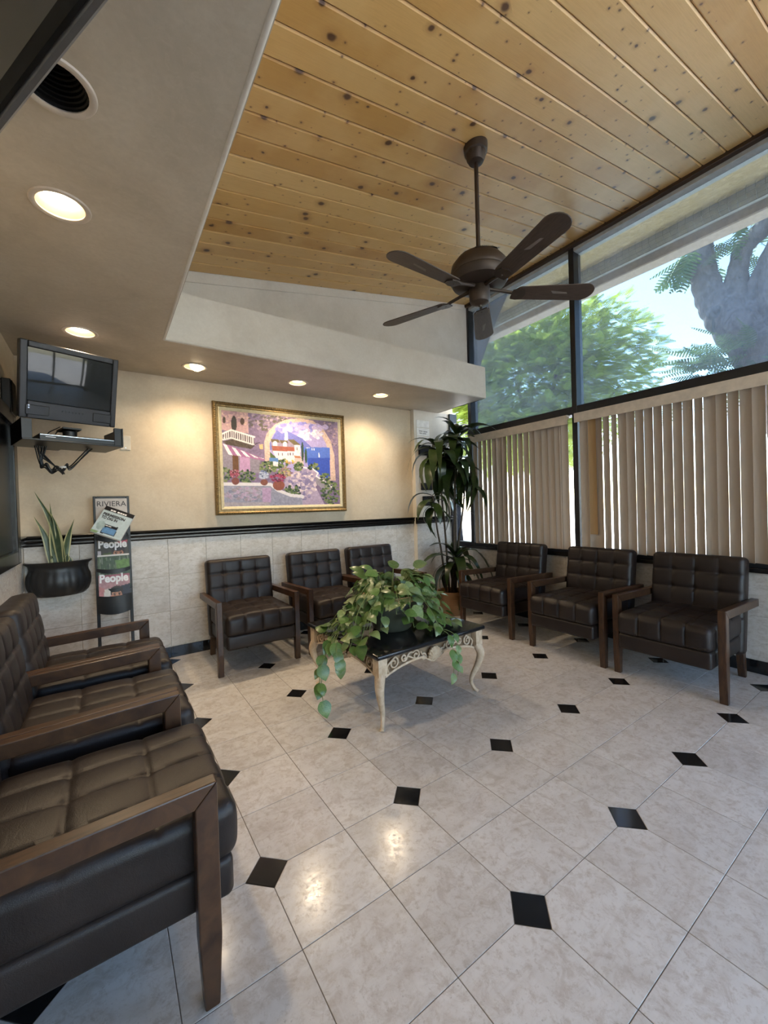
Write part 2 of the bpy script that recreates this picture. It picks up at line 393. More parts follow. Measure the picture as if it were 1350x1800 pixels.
# ------------------------------------------------------------------ the setting: floor
def clip(poly, x0, x1, y0, y1):
    for ax, val, sgn in ((0, x0, 1), (0, x1, -1), (1, y0, 1), (1, y1, -1)):
        out = []
        for i in range(len(poly)):
            a, b = poly[i], poly[(i+1) % len(poly)]; da, db = sgn*(a[ax]-val), sgn*(b[ax]-val)
            if da >= 0: out.append(a)
            if da*db < 0: t = da/(da-db); out.append((a[0]+(b[0]-a[0])*t, a[1]+(b[1]-a[1])*t))
        poly = out
        if len(poly) < 3: return []
    return poly
G = .0011
floor = struct(MB().box(XL-.2, XW+.2, YF-.2, YB+.2, -.14, -.0014).build('floor', 'grout'))
def tile_poly(q):      # tile centred on 0, its clipped corner towards quadrant q
    h = T/2-G; k = HD+.0005
    base = [(-h, -h), (h, -h), (h, h-k+G), (h-k+G, h), (-h, h)]
    a = q*PI/2; c, s_ = round(math.cos(a)), round(math.sin(a))
    return [(x*c-y*s_, x*s_+y*c) for x, y in base]
TH = .010
def slab(poly): return MB().prism(poly, -TH, 0)
tile_me = []
for q in range(4):
    o = slab(tile_poly(q)).build('tile', 'floor_tile', bevel=.0008); tile_me.append(o.data); bpy.data.objects.remove(o)
far_tiles = MB(); far_ins = MB()
ins_poly = [(HD-G, 0), (0, HD-G), (-HD+G, 0), (0, -HD+G)]
o = slab(ins_poly).build('inset', 'granite', bevel=.0006); inset_me = o.data; bpy.data.objects.remove(o)
rx0, rx1, ry0, ry1 = XL+.001, XW-.001, YF+.001, YB-.001
i0 = int((XL-FX0)/T)-2; i1 = int((XW-FX0)/T)+2; j0 = int((YF-FY0)/T)-2; j1 = int((YB-FY0)/T)+2
for i in range(i0, i1):
    for j in range(j0, j1):
        cx, cy = FX0+(i+.5)*T, FY0+(j+.5)*T
        q = {(1, 1): 0, (0, 1): 1, (0, 0): 2, (1, 0): 3}[(i % 2, j % 2)]
        pl = tile_poly(q); w = [(x+cx, y+cy) for x, y in pl]
        cl = clip(w, rx0, rx1, ry0, ry1)
        if not cl: continue
        if cy < .25: far_tiles.prism(cl, -TH, 0); continue
        if min(x for x, y in w) >= rx0 and max(x for x, y in w) <= rx1 and max(y for x, y in w) <= ry1:
            obj_from('tile', tile_me[q], floor, (cx, cy, 0))
        else:
            xs = [p[0] for p in cl]; ys = [p[1] for p in cl]
            if max(xs)-min(xs) < .008 or max(ys)-min(ys) < .008: continue
            o = slab([(x-cx, y-cy) for x, y in cl]).build('tile', 'floor_tile', floor); o.location = (cx, cy, 0)
for i in range(i0-1, i1+2):
    for j in range(j0-1, j1+2):
        if i % 2 or j % 2: continue
        cx, cy = FX0+i*T, FY0+j*T; w = [(x+cx, y+cy) for x, y in ins_poly]; cl = clip(w, rx0, rx1, ry0, ry1)
        if not cl: continue
        if cy < .25: far_ins.prism(cl, -TH, 0); continue
        if len(cl) == 4 and abs(cl[0][0]-w[0][0]) < 1e-6 and abs(cl[2][0]-w[2][0]) < 1e-6 and abs(cl[1][1]-w[1][1]) < 1e-6: obj_from('inset', inset_me, floor, (cx, cy, 0))
        else: o = slab([(x-cx, y-cy) for x, y in cl]).build('inset', 'granite', floor); o.location = (cx, cy, 0)
far_tiles.build('tile_field', 'floor_tile', floor)['kind'] = 'stuff'
far_ins.build('inset_field', 'granite', floor)['kind'] = 'stuff'

# ------------------------------------------------------------------ ceiling of planks, roof, eave
SL = math.atan(CS); PX0, PX1 = XS+.003, XW+.02
plen = (PX1-PX0)/math.cos(SL)
ceiling = struct(MB().prism([(XL-.3, zc(XL-.3)+.035), (3.86, zc(3.86)+.035), (3.86, zc(3.86)+.22), (XL-.3, zc(XL-.3)+.22)], YF-.3, YB+.3, 'y').build('ceiling', 'ceiling_trim'))
pm = MB().box(0, plen, -.0688, .0688, 0, .03)
o = pm.build('plank', 'plank', bevel=.007); plank_me = o.data; bpy.data.objects.remove(o)
y = .829+.14*19-.07
while y > YF:
    if y-.07 < YU: 
        o = obj_from('plank', plank_me, ceiling, (PX0, y, zc(PX0))); o.rotation_euler = (0, -SL, 0)
    y -= .14
struct(MB().box(XW-.045, XW+.02, YF, YU, 3.632, 3.672).build('trim_1', 'ceiling_trim', bevel=.004))
eave = struct(MB().prism([(3.84, 3.69), (4.51, 3.803), (4.51, 3.95), (3.84, 3.86)], YF-.6, 6.0, 'y').build('eave', 'stucco'))
eb = MB().box(4.51, 4.68, YF-.6, 6.0, 3.575, 3.95).build('eave_beam', 'stucco_beam', eave, bevel=.01)
MB().box(4.47, 4.512, YF-.6, 6.0, 3.66, 3.80).build('fascia_board', 'white_paint', eave)

# ------------------------------------------------------------------ walls
wall_back = struct(MB().box(XL-.15, XW+.15, YB, YB+.15, -.14, 3.3).build('wall_back', 'plaster'))
MB().box(3.145, XW+.05, 3.875, YB, 0, ZS).build('pier', 'plaster_pale', wall_back, bevel=.004)
wall_left = struct(MB().box(XL-.15, XL, YF-.15, YB+.15, -.14, 3.1).build('wall_left', 'plaster'))
up = MB(); up.prism([(XS-.015, ZST-.02), (XW-.01, ZST-.02), (XW-.01, zc(XW)), (XS-.015, zc(XS-.015))], YU, YU+.12, 'y')
wall_upper = struct(up.build('wall_upper', 'plaster_pale'))
MB().prism([(XS, zc(XS)-.085), (XW-.03, zc(XW)-.062), (XW-.03, zc(XW)+.005), (XS, zc(XS)+.005)], YU-.010, YU, 'y').build('trim_strip', 'plaster_pale', wall_upper, bevel=.002)
wall_right = struct(MB().box(XW+.012, XW+.15, .40, YB+.1, -.14, .705).build('wall_right', 'wall_grout'))
wall_front = struct(MB().box(XL-.2, XW+.2, YF-.16, YF-.04, 3.0, 3.9).build('wall_front', 'plaster'))
MB().box(XL-.2, XL+.35, YF-.16, YF-.04, -.14, 3.0).build('jamb', 'plaster', wall_front)

# wainscot of stone tiles: back wall, left wall, pier, window wall below the sill
RAIL0, RAIL1 = 1.022, 1.103
def wainscot(wall, u0, u1, rows, joints, place, depth=.010, seed=0):
    us = [u0]+[j for j in joints if u0+.02 < j < u1-.02]+[u1]
    for z0, z1 in zip(rows[:-1], rows[1:]):
        for a, b in zip(us[:-1], us[1:]):
            w, h = b-a-.0016, z1-z0-.0016
            m = MB().box(-w/2, w/2, -depth, 0, -h/2, h/2); o = m.build('wall_tile', 'wall_tile', wall, bevel=.001)
            place(o, (a+b)/2, (z0+z1)/2)
rows = [.09, .40, .705, 1.03]
def pb(o, u, z): o.location = (u, YB, z)
def pl_(o, u, z): o.location = (XL, u, z); o.rotation_euler = (0, 0, PI/2)
def pr_(o, u, z): o.location = (XW+.012, u, z); o.rotation_euler = (0, 0, -PI/2)
def pp(o, u, z): o.location = (u, 3.875, z)
wainscot(wall_back, XL+.012, 3.145, rows, [.438+.3055*k for k in range(-4, 10)], pb)
wainscot(wall_left, YF+.05, YB-.012, rows, [YB-.28-.3055*k for k in range(0, 24)], pl_)
wainscot(wall_back, 3.145, XW-.002, rows, [3.42], pp, .008)
wainscot(wall_right, .42, YB-.1, [.09, .40, .705], [.75+.3055*k for k in range(0, 11)], pr_)
# black baseboards, in lengths
def baseboard(name, n, fn):
    root = None
    for k in range(n):
        o = fn(k)
        if root is None: root = struct(o)
        else: o.parent = root
def bb_back(k):
    a = -.48+.3055*k+.0; b = min(a+.3035, 3.14)
    return MB().box(a, b, YB-.022, YB-.010, 0, .092).build('baseboard_back' if k == 0 else 'baseboard_piece', 'granite', bevel=.001)
baseboard('baseboard_back', 12, bb_back)
def bb_right(k):
    a = .42+.3055*k; b = min(a+.3035, 3.85)
    return MB().box(XW-.008, XW+.002, a, b, 0, .092).build('baseboard_right' if k == 0 else 'baseboard_piece', 'granite', bevel=.001)
baseboard('baseboard_right', 12, bb_right)
def bb_left(k):
    b = YB-.03-.3055*k; a = b-.3035
    return MB().box(XL+.010, XL+.022, a, b, 0, .092).build('baseboard_left' if k == 0 else 'baseboard_piece', 'granite', bevel=.001)
baseboard('baseboard_left', 16, bb_left)
# chair rail: stepped black moulding
def rail_prof(s0):     # (offset from wall, z)
    p = [(0, RAIL0), (.014, RAIL0), (.018, RAIL0+.012), (.018, RAIL0+.026), (.028, RAIL0+.032), (.034, RAIL0+.044), (.034, RAIL0+.054), (.026, RAIL0+.058), (.038, RAIL0+.066), (.042, RAIL1-.006), (.040, RAIL1), (0, RAIL1)]
    return p
rb = MB().prism([(YB-d, z) for d, z in rail_prof(0)], XL+.001, 3.15, 'x').build('trim_2', 'black_trim'); struct(rb)
MB().prism([(3.875-d, z) for d, z in rail_prof(0)], 3.13, XW+.02, 'x').build('rail_return', 'black_trim', rb)
MB().prism([(XL+d, z) for d, z in rail_prof(0)], 3.60, YB-.001, 'y').build('rail_return', 'black_trim', rb)

# soffit (lowered plaster ceiling) with real can-light holes
LIGHTS = [(-.101, 1.961), (-.093, 3.248), (.637, 3.574), (1.519, 3.568), (2.442, 3.551)]
UNLIT = (-.075, 1.42); RC = .082
XE = 3.555
bm = bmesh.new()
outer = [(XL-.05, YF-.1), (XS, YF-.1), (XS, YS), (XE, YS-.02), (XE, YB+.05), (XL-.05, YB+.05)]
def loop(pts):
    vv = [bm.verts.new((x, y, ZS)) for x, y in pts]
    return [bm.edges.new((vv[i], vv[(i+1) % len(vv)])) for i in range(len(vv))]
eds = loop(outer)
for (x, y_) in LIGHTS+[UNLIT]:
    eds += loop([(x+RC*math.cos(2*PI*k/36), y_+RC*math.sin(2*PI*k/36)) for k in range(36)])
bmesh.ops.triangle_fill(bm, use_beauty=True, use_dissolve=False, edges=eds)
me = bpy.data.meshes.new('ceiling_soffit'); 
for f in bm.faces:
    if f.normal.z > 0: f.normal_flip()
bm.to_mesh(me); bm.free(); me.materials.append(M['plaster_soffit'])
soffit = struct(obj_from('ceiling_soffit', me))
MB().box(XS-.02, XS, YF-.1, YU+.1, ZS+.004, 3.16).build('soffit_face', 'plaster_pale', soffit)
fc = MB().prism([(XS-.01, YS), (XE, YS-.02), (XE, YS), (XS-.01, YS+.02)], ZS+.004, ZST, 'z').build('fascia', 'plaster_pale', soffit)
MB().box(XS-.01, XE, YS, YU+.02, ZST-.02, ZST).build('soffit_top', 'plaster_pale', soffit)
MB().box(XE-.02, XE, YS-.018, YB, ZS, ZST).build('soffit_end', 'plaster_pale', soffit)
rbd = .014
MB().tube([(XS-rbd+.003, YF, ZS+rbd-.003), (XS-rbd+.003, YS+.004, ZS+rbd-.003)], rbd, 12).build('corner_bead', 'plaster_pale', soffit, smooth=True)
MB().tube([(XS-.008, YS+rbd-.003, ZS+rbd-.003), (XE-.004, YS-.02+rbd-.003, ZS+rbd-.003)], rbd, 12).build('corner_bead', 'plaster_pale', soffit, smooth=True)

# ------------------------------------------------------------------ window wall
GX = XW+.075
MY = [3.50, 2.155, .52, -.75, -2.05]
frame = struct(MB().box(XW, XW+.13, YF, YU+.04, 2.07, 2.148).build('window_1', 'frame_metal', bevel=.003))
for k, yy in enumerate(MY):
    MB().box(XW-.002, XW+.125, yy-.026, yy+.026, .72 if k < 3 else .0, 3.66).build('mullion', 'frame_metal', frame, bevel=.003)
MB().box(XW, XW+.125, 3.845, 3.875, .72, ZS).build('mullion', 'frame_metal', frame, bevel=.003)
MB().box(XW+.005, XW+.13, YF, YU, 3.60, 3.655).build('head_frame', 'frame_grey', frame, bevel=.003)
MB().box(XW+.01, XW+.13, YF, .46, .0, .10).build('bottom_rail', 'frame_metal', frame, bevel=.003)
MB().box(XW+.01, XW+.12, .42, 3.86, .738, .775).build('bottom_rail', 'frame_metal', frame, bevel=.003)
edges_y = [3.86, 3.50, 2.155, .52, -.75, -2.05, YF]
for a, b in zip(edges_y[:-1], edges_y[1:]):
    clear = b < .5
    if a < 3.6: MB().box(GX-.003, GX+.003, b+.025, a-.025, 2.145, 3.61).build('pane', 'glass_tint' if not clear else 'glass_clear', frame)
    MB().box(GX-.003, GX+.003, b+.025, a-.025, .74 if b > .5 else .1, 2.075).build('pane', 'glass_clear', frame)
struct(MB().box(XW-.028, XW+.14, .40, 3.87, .705, .738).build('trim_3', 'black_trim', bevel=.004))
w2 = struct(MB().box(XL+.3, XW+.1, YF-.12, YF-.04, 2.96, 3.04).build('window_2', 'frame_metal'))
for k in range(4):
    xx = XL+.38+k*(XW-XL-.38)/3
    MB().box(xx-.03, xx+.03, YF-.12, YF-.04, 0, 3.0).build('mullion', 'frame_metal', w2)
    if k: MB().box(xx-(XW-XL-.38)/3+.03, xx-.03, YF-.085, YF-.079, .08, 2.97).build('pane', 'glass_clear', w2)
MB().box(XL+.3, XW+.1, YF-.12, YF-.04, 0, .08).build('bottom_rail', 'frame_metal', w2)

# dark framed opening in the left wall
w3 = struct(MB().box(XL, XL+.018, 2.36, 3.50, .99, 1.86).build('window_3', 'dark_glass', None))
for nm, b in (('window_frame', (3.49, 3.60, .94, 1.93)), ('window_frame', (2.30, 2.41, .94, 1.93)), ('window_frame', (2.41, 3.49, 1.84, 1.93)), ('window_frame', (2.41, 3.49, .94, 1.03))):
    MB().box(XL, XL+.045, *b).build(nm, 'black_trim', w3, bevel=.008, seg=2)
# ------------------------------------------------------------------ vertical blinds
def blind(y0, y1, label, angles, specials=()):
    t = thing('vertical_blind', label, 'blind', (XW-.03, (y0+y1)/2, .765), 0, 'vertical window blinds')
    MB().prism([(XW-.075, 1.975), (XW-.069, 1.975), (XW-.069, 2.055), (XW-.012, 2.055), (XW-.012, 2.062), (XW-.075, 2.062)], y0, y1, 'y').build('valance', 'valance', t, world=True, bevel=.001)
    MB().box(XW-.05, XW-.02, y0+.01, y1-.01, 2.03, 2.052).build('head_rail', 'valance', t, world=True)
    n = len(angles); top, bot = 2.03, .772
    def slat_me(zb, m):
        v = []; f = []; k = 6; w = .0445
        for iz, z in enumerate((zb, top)):
            for side in (0, 1):
                for i in range(k+1):
                    u = -1+2*i/k; v.append((.009*(1-u*u)+(.0006 if side else -.0006), u*w, z-zb))
        r = k+1
        for i in range(k):
            f.append((i, i+1, 2*r+i+1, 2*r+i)); f.append((r+i+1, r+i, 3*r+i, 3*r+i+1))
        f += [(0, 2*r, 3*r, r), (k, r+k, 3*r+k, 2*r+k)]
        f += [(i+1, i, r+i, r+i+1) for i in range(k)]+[(2*r+i, 2*r+i+1, 3*r+i+1, 3*r+i) for i in range(k)]
        o = MB().add(v, f).build('slat', m, smooth=True); me = o.data; bpy.data.objects.remove(o); return me
    base = slat_me(bot, 'slat'); amber = slat_me(.93, 'slat_amber')
    for i, a in enumerate(angles):
        yy = y1-.03-(y1-y0-.06)*(i+.5)/n
        am = i in specials
        if am: obj_from('slat', base, t, (.022, yy-t.location.y, bot-.765))
        o = obj_from('slat', amber if am else base, t, (0.004, yy-t.location.y, (.93-.765) if am else bot-.765)); o.rotation_euler = (0, 0, R(a))
    return t
blind(2.19, 3.465, 'cream vertical blind hanging between plant corner and window post', [-18, -20, -19, -21, -16, -6, -19, -22, -21, -20, -18, -17, -4, -3, -5, -2, 2])
blind(.56, 2.12, 'wide cream vertical blind behind the two nearest window chairs', [-10, -2, -24, -30, -38, -21, -23, -24, -23, -26, -25, -27, -25, -38, -20, -28, -31, -29, -27, -42, -29, -30], (1,))

# ------------------------------------------------------------------ armchairs
def cushion(hx, hy, hz, r, step, disp):
    b = MB(); H = (hx, hy, hz)
    def ticks(h):
        n = max(2, int(round(2*(h-r)/step))); core = [-(h-r)+2*(h-r)*i/n for i in range(n+1)]
        e = [r*math.tan(PI/4*k/3) for k in (1, 2, 3)]
        return [-(h-r)-x for x in e[::-1]]+core+[(h-r)+x for x in e]
    for ax in range(3):
        a, c = [(1, 2), (0, 2), (0, 1)][ax]
        ta, tc = ticks(H[a]), ticks(H[c])
        for sg in (-1, 1):
            v = []
            for p in ta:
                for q in tc:
                    P = [0, 0, 0]; P[ax] = sg*H[ax]; P[a] = p; P[c] = q
                    Q = [max(-(H[i]-r), min(H[i]-r, P[i])) for i in range(3)]
                    d = Vector([P[i]-Q[i] for i in range(3)]); d.normalize()
                    v.append(disp(Vector(Q)+d*r, d))
            m = len(tc)
            b.add(v, [(i*m+j, (i+1)*m+j, (i+1)*m+j+1, i*m+j+1) for i in range(len(ta)-1) for j in range(m-1)])
    return b
def tuft(u, v, cols, rows, w, h, k=.012):
    # displacement for unit coordinates u, v on a face w by h
    su = abs(u*cols-round(u*cols))*w/cols if 0 < round(u*cols) < cols else 1
    sv = abs(v*rows-round(v*rows))*h/rows if 0 < round(v*rows) < rows else 1
    d = .006*(abs(math.sin(PI*min(max(u, 0), 1)*cols))**.7)*(abs(math.sin(PI*min(max(v, 0), 1)*rows))**.7)
    d -= .005*math.exp(-(su/.0055)**2)+.005*math.exp(-(sv/.0055)**2)
    if su < 1 and sv < 1: d -= k*math.exp(-(su*su+sv*sv)/(.020**2))
    return d
HXS = .272
def seat_disp(p, n):
    if n.z > .5:
        u, v = (p.x+HXS)/(2*HXS), (p.y+.285)/.57
        p = p+Vector((0, 0, 1))*(tuft(u, v, 4, 3, .54, .56, .006)+.012*(1-(2*u-1)**2))
    if n.y < -.5:
        u = (p.x+HXS)/(2*HXS); su = abs(u*4-round(u*4))*.136 if 0 < round(u*4) < 4 else 1
        p = p+Vector((0, -1, 0))*(.010*abs(math.sin(PI*u*4))**.6*max(0, 1-(p.z/.08)**2)-.006*math.exp(-(su/.006)**2))
    return p
def back_disp(p, n):
    if n.y < -.4:
        u, v = (p.x+.283)/.566, (p.z+.05)/.38
        if v > -.1:
            p = p+Vector((0, -1, 0))*(tuft(u, v, 4, 3, .566, .38)+.010)
    return p
def make_chair():
    t = thing('armchair', 'x', 'chair', (0, 0, 0), 0, 'brown leather armchairs around the waiting room')
    sc = cushion(HXS, .285, .075, .034, .0085, seat_disp)
    sc.v = [(x, y-.07, z+.378) for x, y, z in sc.v]
    sc.build('seat_cushion', 'leather', t, smooth=True, weld=True, angle=70)
    ap = cushion(HXS-.004, .27, .055, .02, .03, lambda p, n: p); ap.v = [(x, y-.075, z+.255) for x, y, z in ap.v]
    ap.build('seat_base', 'leather', t, smooth=True, weld=True, angle=70)
    bc = cushion(.283, .055, .33, .035, .0085, back_disp)
    a = R(-8.5); ca, sa = math.cos(a), math.sin(a)
    bc.v = [(x, y*ca-z*sa+.268, y*sa+z*ca+.495) for x, y, z in bc.v]
    bc.build('backrest', 'leather', t, smooth=True, weld=True, angle=70)
    for s_ in (-1, 1):
        x0, x1 = sorted((s_*.284, s_*.326))
        MB().prism([(-.297, .562), (.350, .540), (.350, .490), (-.243, .508)], x0, x1, 'x').build('arm', 'chair_wood', t, bevel=.004, seg=2)
        MB().prism([(-.297, .562), (-.297, .17), (-.287, 0), (-.252, 0), (-.243, .17), (-.243, .508)], x0, x1, 'x').build('leg', 'chair_wood', t, bevel=.004, seg=2)
        x0, x1 = sorted((s_*.225, s_*.268))
        MB().prism([(.225, .22), (.275, .0), (.305, .0), (.285, .22)], x0, x1, 'x').build('leg', 'chair_wood', t, bevel=.003)
    return t
CH = [((.985, 3.485, 0), 0, 'brown tufted leather armchair on back wall below the painting\'s left half'),
      ((1.722, 3.485, 0), 0, 'brown tufted leather armchair in the middle of the back wall row'),
      ((2.378, 3.485, 0), 0, 'brown tufted leather armchair on back wall nearest the tall corner plant'),
      ((3.288, 1.160, 0), -90, 'brown leather armchair beside window, closest to the right picture edge'),
      ((3.288, 1.873, 0), -90, 'brown leather armchair in the middle of the row under the blinds'),
      ((3.288, 2.700, 0), -90, 'brown leather armchair under the blinds, next to the tall corner plant'),
      ((-.085, 1.412, 0), 90, 'large brown leather armchair in left foreground, nearest the viewer'),
      ((-.085, 2.066, 0), 90, 'brown leather armchair in the middle of the left wall row'),
      ((-.085, 2.722, 0), 90, 'brown leather armchair on left wall next to the magazine rack')]
ch0 = make_chair()
for k, (loc, a, lab) in enumerate(CH):
    if k == 0: ch0.location = loc; ch0.rotation_euler = (0, 0, R(a)); ch0['label'] = lab
    else: dup(ch0, loc, R(a), lab)

# ------------------------------------------------------------------ coffee table
TH_, TZ = .435, .438
tb = thing('coffee_table', 'square coffee table with black stone top and carved cream scroll frame', 'table', (1.602, 2.262, 0), R(1.4))
MB().box(-TH_, TH_, -TH_, TH_, TZ-.026, TZ).build('tabletop', 'granite', tb, bevel=.009, seg=3, smooth=True)
def leg_path(sx, sy):
    c = TH_-.045
    pts = [(c, .412), (c, .33), (c+.014, .285), (c+.020, .245), (c+.006, .18), (c-.022, .10), (c-.026, .055), (c-.012, .018), (c+.002, 0)]
    rad = [.030, .030, .029, .026, .021, .015, .012, .011, .014]
    P = spline([(p*sx, p*sy, z) for p, z in pts], 4); n = len(P); m = len(rad)-1
    rr = []
    for i in range(n):
        f = i/(n-1)*m; j = min(int(f), m-1); rr.append(rad[j]+(rad[j+1]-rad[j])*(f-j))
    P[-1].z = 0.0
    return P, rr
for sx in (-1, 1):
    for sy in (-1, 1):
        P, rr = leg_path(sx, sy); b = MB().tube(P, rr, 12); c = (TH_-.045)
        b.box(sx*c-.029, sx*c+.029, sy*c-.029, sy*c+.029, .315, .412)
        b.build('leg', 'cream', tb, smooth=True)
def apron(k):
    L = TH_-.074; yb = -(TH_-.045)
    def low(s): return .412-(.063+.050*abs(s)**3+.045*math.exp(-(s/.16)**2))
    b = MB(); N = 36
    xs = [-L+2*L*i/N for i in range(N+1)]
    pts = [(x, low(x/L)) for x in xs]
    for i in range(N):
        (xa, za), (xb_, zb) = pts[i], pts[i+1]
        b.prism([(xa, za-.006), (xb_, zb-.006), (xb_, zb+.006), (xa, za+.006)], yb-.012, yb+.012, 'y')
    b.box(-L, L, yb-.012, yb+.012, .402, .412)
    ap = b.build('apron', 'cream', tb); ap.rotation_euler = (0, 0, k*PI/2)
    bk = MB().prism([(-L, .405)]+[(x, z) for x, z in pts]+[(L, .405)], yb+.010, yb+.014, 'y').build('apron_backing', 'cream_in', ap)
    def spiral(cx, cz, r0, turns, a0, sg, tail):
        P = []; n = 26
        for i in range(n):
            f = i/(n-1); a = a0+sg*turns*2*PI*f; rr = r0*(1-.82*f); P.append((cx+rr*math.cos(a), yb-.006, cz+rr*math.sin(a)))
        MB().tube(spline(tail+[P[0]], 5)[:-1]+[Vector(p) for p in P] if tail else P, .0055, 6).build('scroll', 'cream', ap, smooth=True)
    for sg in (-1, 1):
        def q(x, z): return (sg*x, yb-.006, z)
        for (cx, dz, r0, a0, tl) in ((.30*1.0, -.052, .034, .6*PI, [(.335, -.10), (.345, -.06)]), (.225, -.038, .024, 1.0*PI, [(.15, -.062), (.18, -.045)]),
                                     (.135, -.045, .030, .25*PI, [(.22, -.058), (.185, -.022)]), (.075, -.070, .022, .3*PI, [(.10, -.03)])):
            aa = a0 if sg > 0 else PI-a0
            spiral(sg*cx, .412+dz, r0, 1.35, aa, sg, [q(x, .412+z) for x, z in tl])
    sh = MB()
    for i in range(9):
        a = PI*(.08+.84*i/8); c = (0, yb-.012, .318)
        e = (.055*math.cos(a), yb-.020, .322+.072*math.sin(a)); m_ = ((c[0]+e[0])/2, yb-.024, (c[2]+e[2])/2)
        sh.tube([c, m_, e], [.004, .009, .010], 6)
    sh.build('carved_shell', 'cream', ap, smooth=True)
for k in range(4): apron(k)

# ------------------------------------------------------------------ leaves
def leaf_mesh(name, L, W, mat, shape, droop=.2, fold=.15, n=7, twist=0):
    v = []; f = []; uv = []
    for i in range(n+1):
        t = i/n; w = W*shape(t); a = droop*t*t
        for j in (-2, -1, 0, 1, 2):
            x = w*j/2; v.append((x, L*t*math.cos(a*.6), -L*a*t*.6+abs(x)*fold+twist*x*t)); uv.append((.5+j/4, t))
    for i in range(n):
        for j in range(4): f.append((i*5+j, i*5+j+1, (i+1)*5+j+1, (i+1)*5+j))
    me = bpy.data.meshes.new(name); me.from_pydata(v, [], f); ul = me.uv_layers.new(name='UVMap')
    for lp in me.loops: ul.data[lp.index].uv = uv[lp.vertex_index]
    for p in me.polygons: p.use_smooth = True
    me.materials.append(M[mat]); return me
def heart(t): return max(.02, (math.sin(PI*min(1, t*.92+.08))**.75)*(1.12-.55*t)) if t < 1 else 0.0
def lance(t): return max(.0, (math.sin(PI*(t*.93+.05))**.8)*(1.0-.25*t)) if t < 1 else .0
def orient(p, d, up, s=1.0):
    y = Vector(d).normalized(); x = y.cross(Vector(up))
    if x.length < 1e-4: x = y.cross(Vector((1, 0, 0)))
    x.normalize(); z = x.cross(y)
    m = Matrix((x*s, y*s, z*s)).transposed().to_4x4(); m.translation = p; return m

# pothos in a glazed pot on the table
rnd = random.Random(21)
PB = Vector((1.555, 2.205, TZ))
po = thing('potted_pothos', 'leafy trailing pothos in dark green pot on the coffee table', 'plant', PB)
MB().lathe([(.0, 0), (.115, 0), (.128, .012), (.140, .05), (.165, .11), (.180, .165), (.183, .20), (.176, .205), (.165, .198), (.155, .17), (0, .165)], n=36).build('pot', 'pot_green', po, smooth=True)
MB().lathe([(.183, .195), (.196, .205), (.198, .222), (.190, .232), (.176, .230), (.172, .20)], n=36).build('pot_rim', 'pot_rim', po, smooth=True)
MB().lathe([(.173, .205), (.09, .222), (.0, .228)], n=24).build('soil', 'soil', po, smooth=True)
pm_ = [leaf_mesh('leaf', 1, .40, 'pothos', heart, .5, .10), leaf_mesh('leaf', 1, .46, 'pothos', heart, .25, -.06), leaf_mesh('leaf', 1, .40, 'pothos_pale', heart, .6, .14)]
def table_inside(p):
    d = Vector((p.x+PB.x-1.602, p.y+PB.y-2.262)); return abs(d.x) < TH_ and abs(d.y) < TH_
vine_specs = []
for k in range(32):
    a = 2*PI*k/32+rnd.uniform(-.12, .12); vine_specs.append((a, rnd.uniform(.24, .36), rnd.uniform(.26, .36)))
for a in (2.75, 2.9, 3.0, 3.1, 3.2, 3.3, 3.4, 3.5, 3.65): vine_specs.append((a, rnd.uniform(.33, .43), rnd.uniform(.20, .34)))
for a in (4.2, 4.95, 5.1, 5.25, 5.4, 5.6): vine_specs.append((a, rnd.uniform(.30, .38), .28))
for a in (.0, -.15, -.3, -.45, -.6): vine_specs.append((a, rnd.uniform(.30, .40), .37))
nl = 0
def add_leaf(p, d, up, s, pale=.25):
    global nl
    me = pm_[2] if rnd.random() < pale else pm_[rnd.randrange(2)]
    q = Vector(p); tip = q+Vector(d).normalized()*s
    if table_inside(q) or table_inside(tip):
        if min(q.z, tip.z) < .03:
            d = Vector((d[0], d[1], max(d[2], .05))); q.z = max(q.z, .035)
    obj_from('leaf', me, po, mw=orient(q, d, up, s)); nl += 1
for a, rad, hgt in vine_specs:
    c, s_ = math.cos(a), math.sin(a)
    pts = [(.07*c, .07*s_, .215), (.13*c, .13*s_, hgt-.02+rnd.uniform(-.03, .02)), (.225*c, .225*s_, hgt*.86), (rad*.85*c, rad*.85*s_, hgt*.45+.03), (rad*c, rad*s_, .06)]
    hang = not table_inside(Vector((rad*c*1.02, rad*s_*1.02, 0)))
    if hang: pts[-1] = (rad*c, rad*s_, .03); pts.append((rad*1.06*c, rad*1.06*s_, -rnd.uniform(.0, .05)))
    elif rnd.random() < .4: pts.append(((rad+.05)*c, (rad+.05)*s_, .025))
    if rnd.random() < .35 and not hang: pts = pts[:4]
    P = spline(pts, 6); MB().tube(P, .0022, 5).build('vine', 'stem', po, smooth=True)
    n = len(P); step = 3
    for i in range(step, n, step):
        if rnd.random() < .12: continue
        p = P[i]; t = (P[min(i+1, n-1)]-P[i-1]).normalized(); side = rnd.choice((-1, 1))
        out = Vector((c, s_, 0)); lat = Vector((-s_, c, 0))*side
        d = out*.5+lat*rnd.uniform(.3, .9)+Vector((0, 0, rnd.uniform(-.9, .15))); upv = Vector((c*.5, s_*.5, 1))+Vector((rnd.uniform(-.5, .5), rnd.uniform(-.5, .5), 0))
        off = p+lat*.015+Vector((0, 0, .012)); MB().tube([p, off], .0014, 4, False).build('petiole', 'stem', po)
        add_leaf(off, d, upv, rnd.uniform(.048, .105), .35)
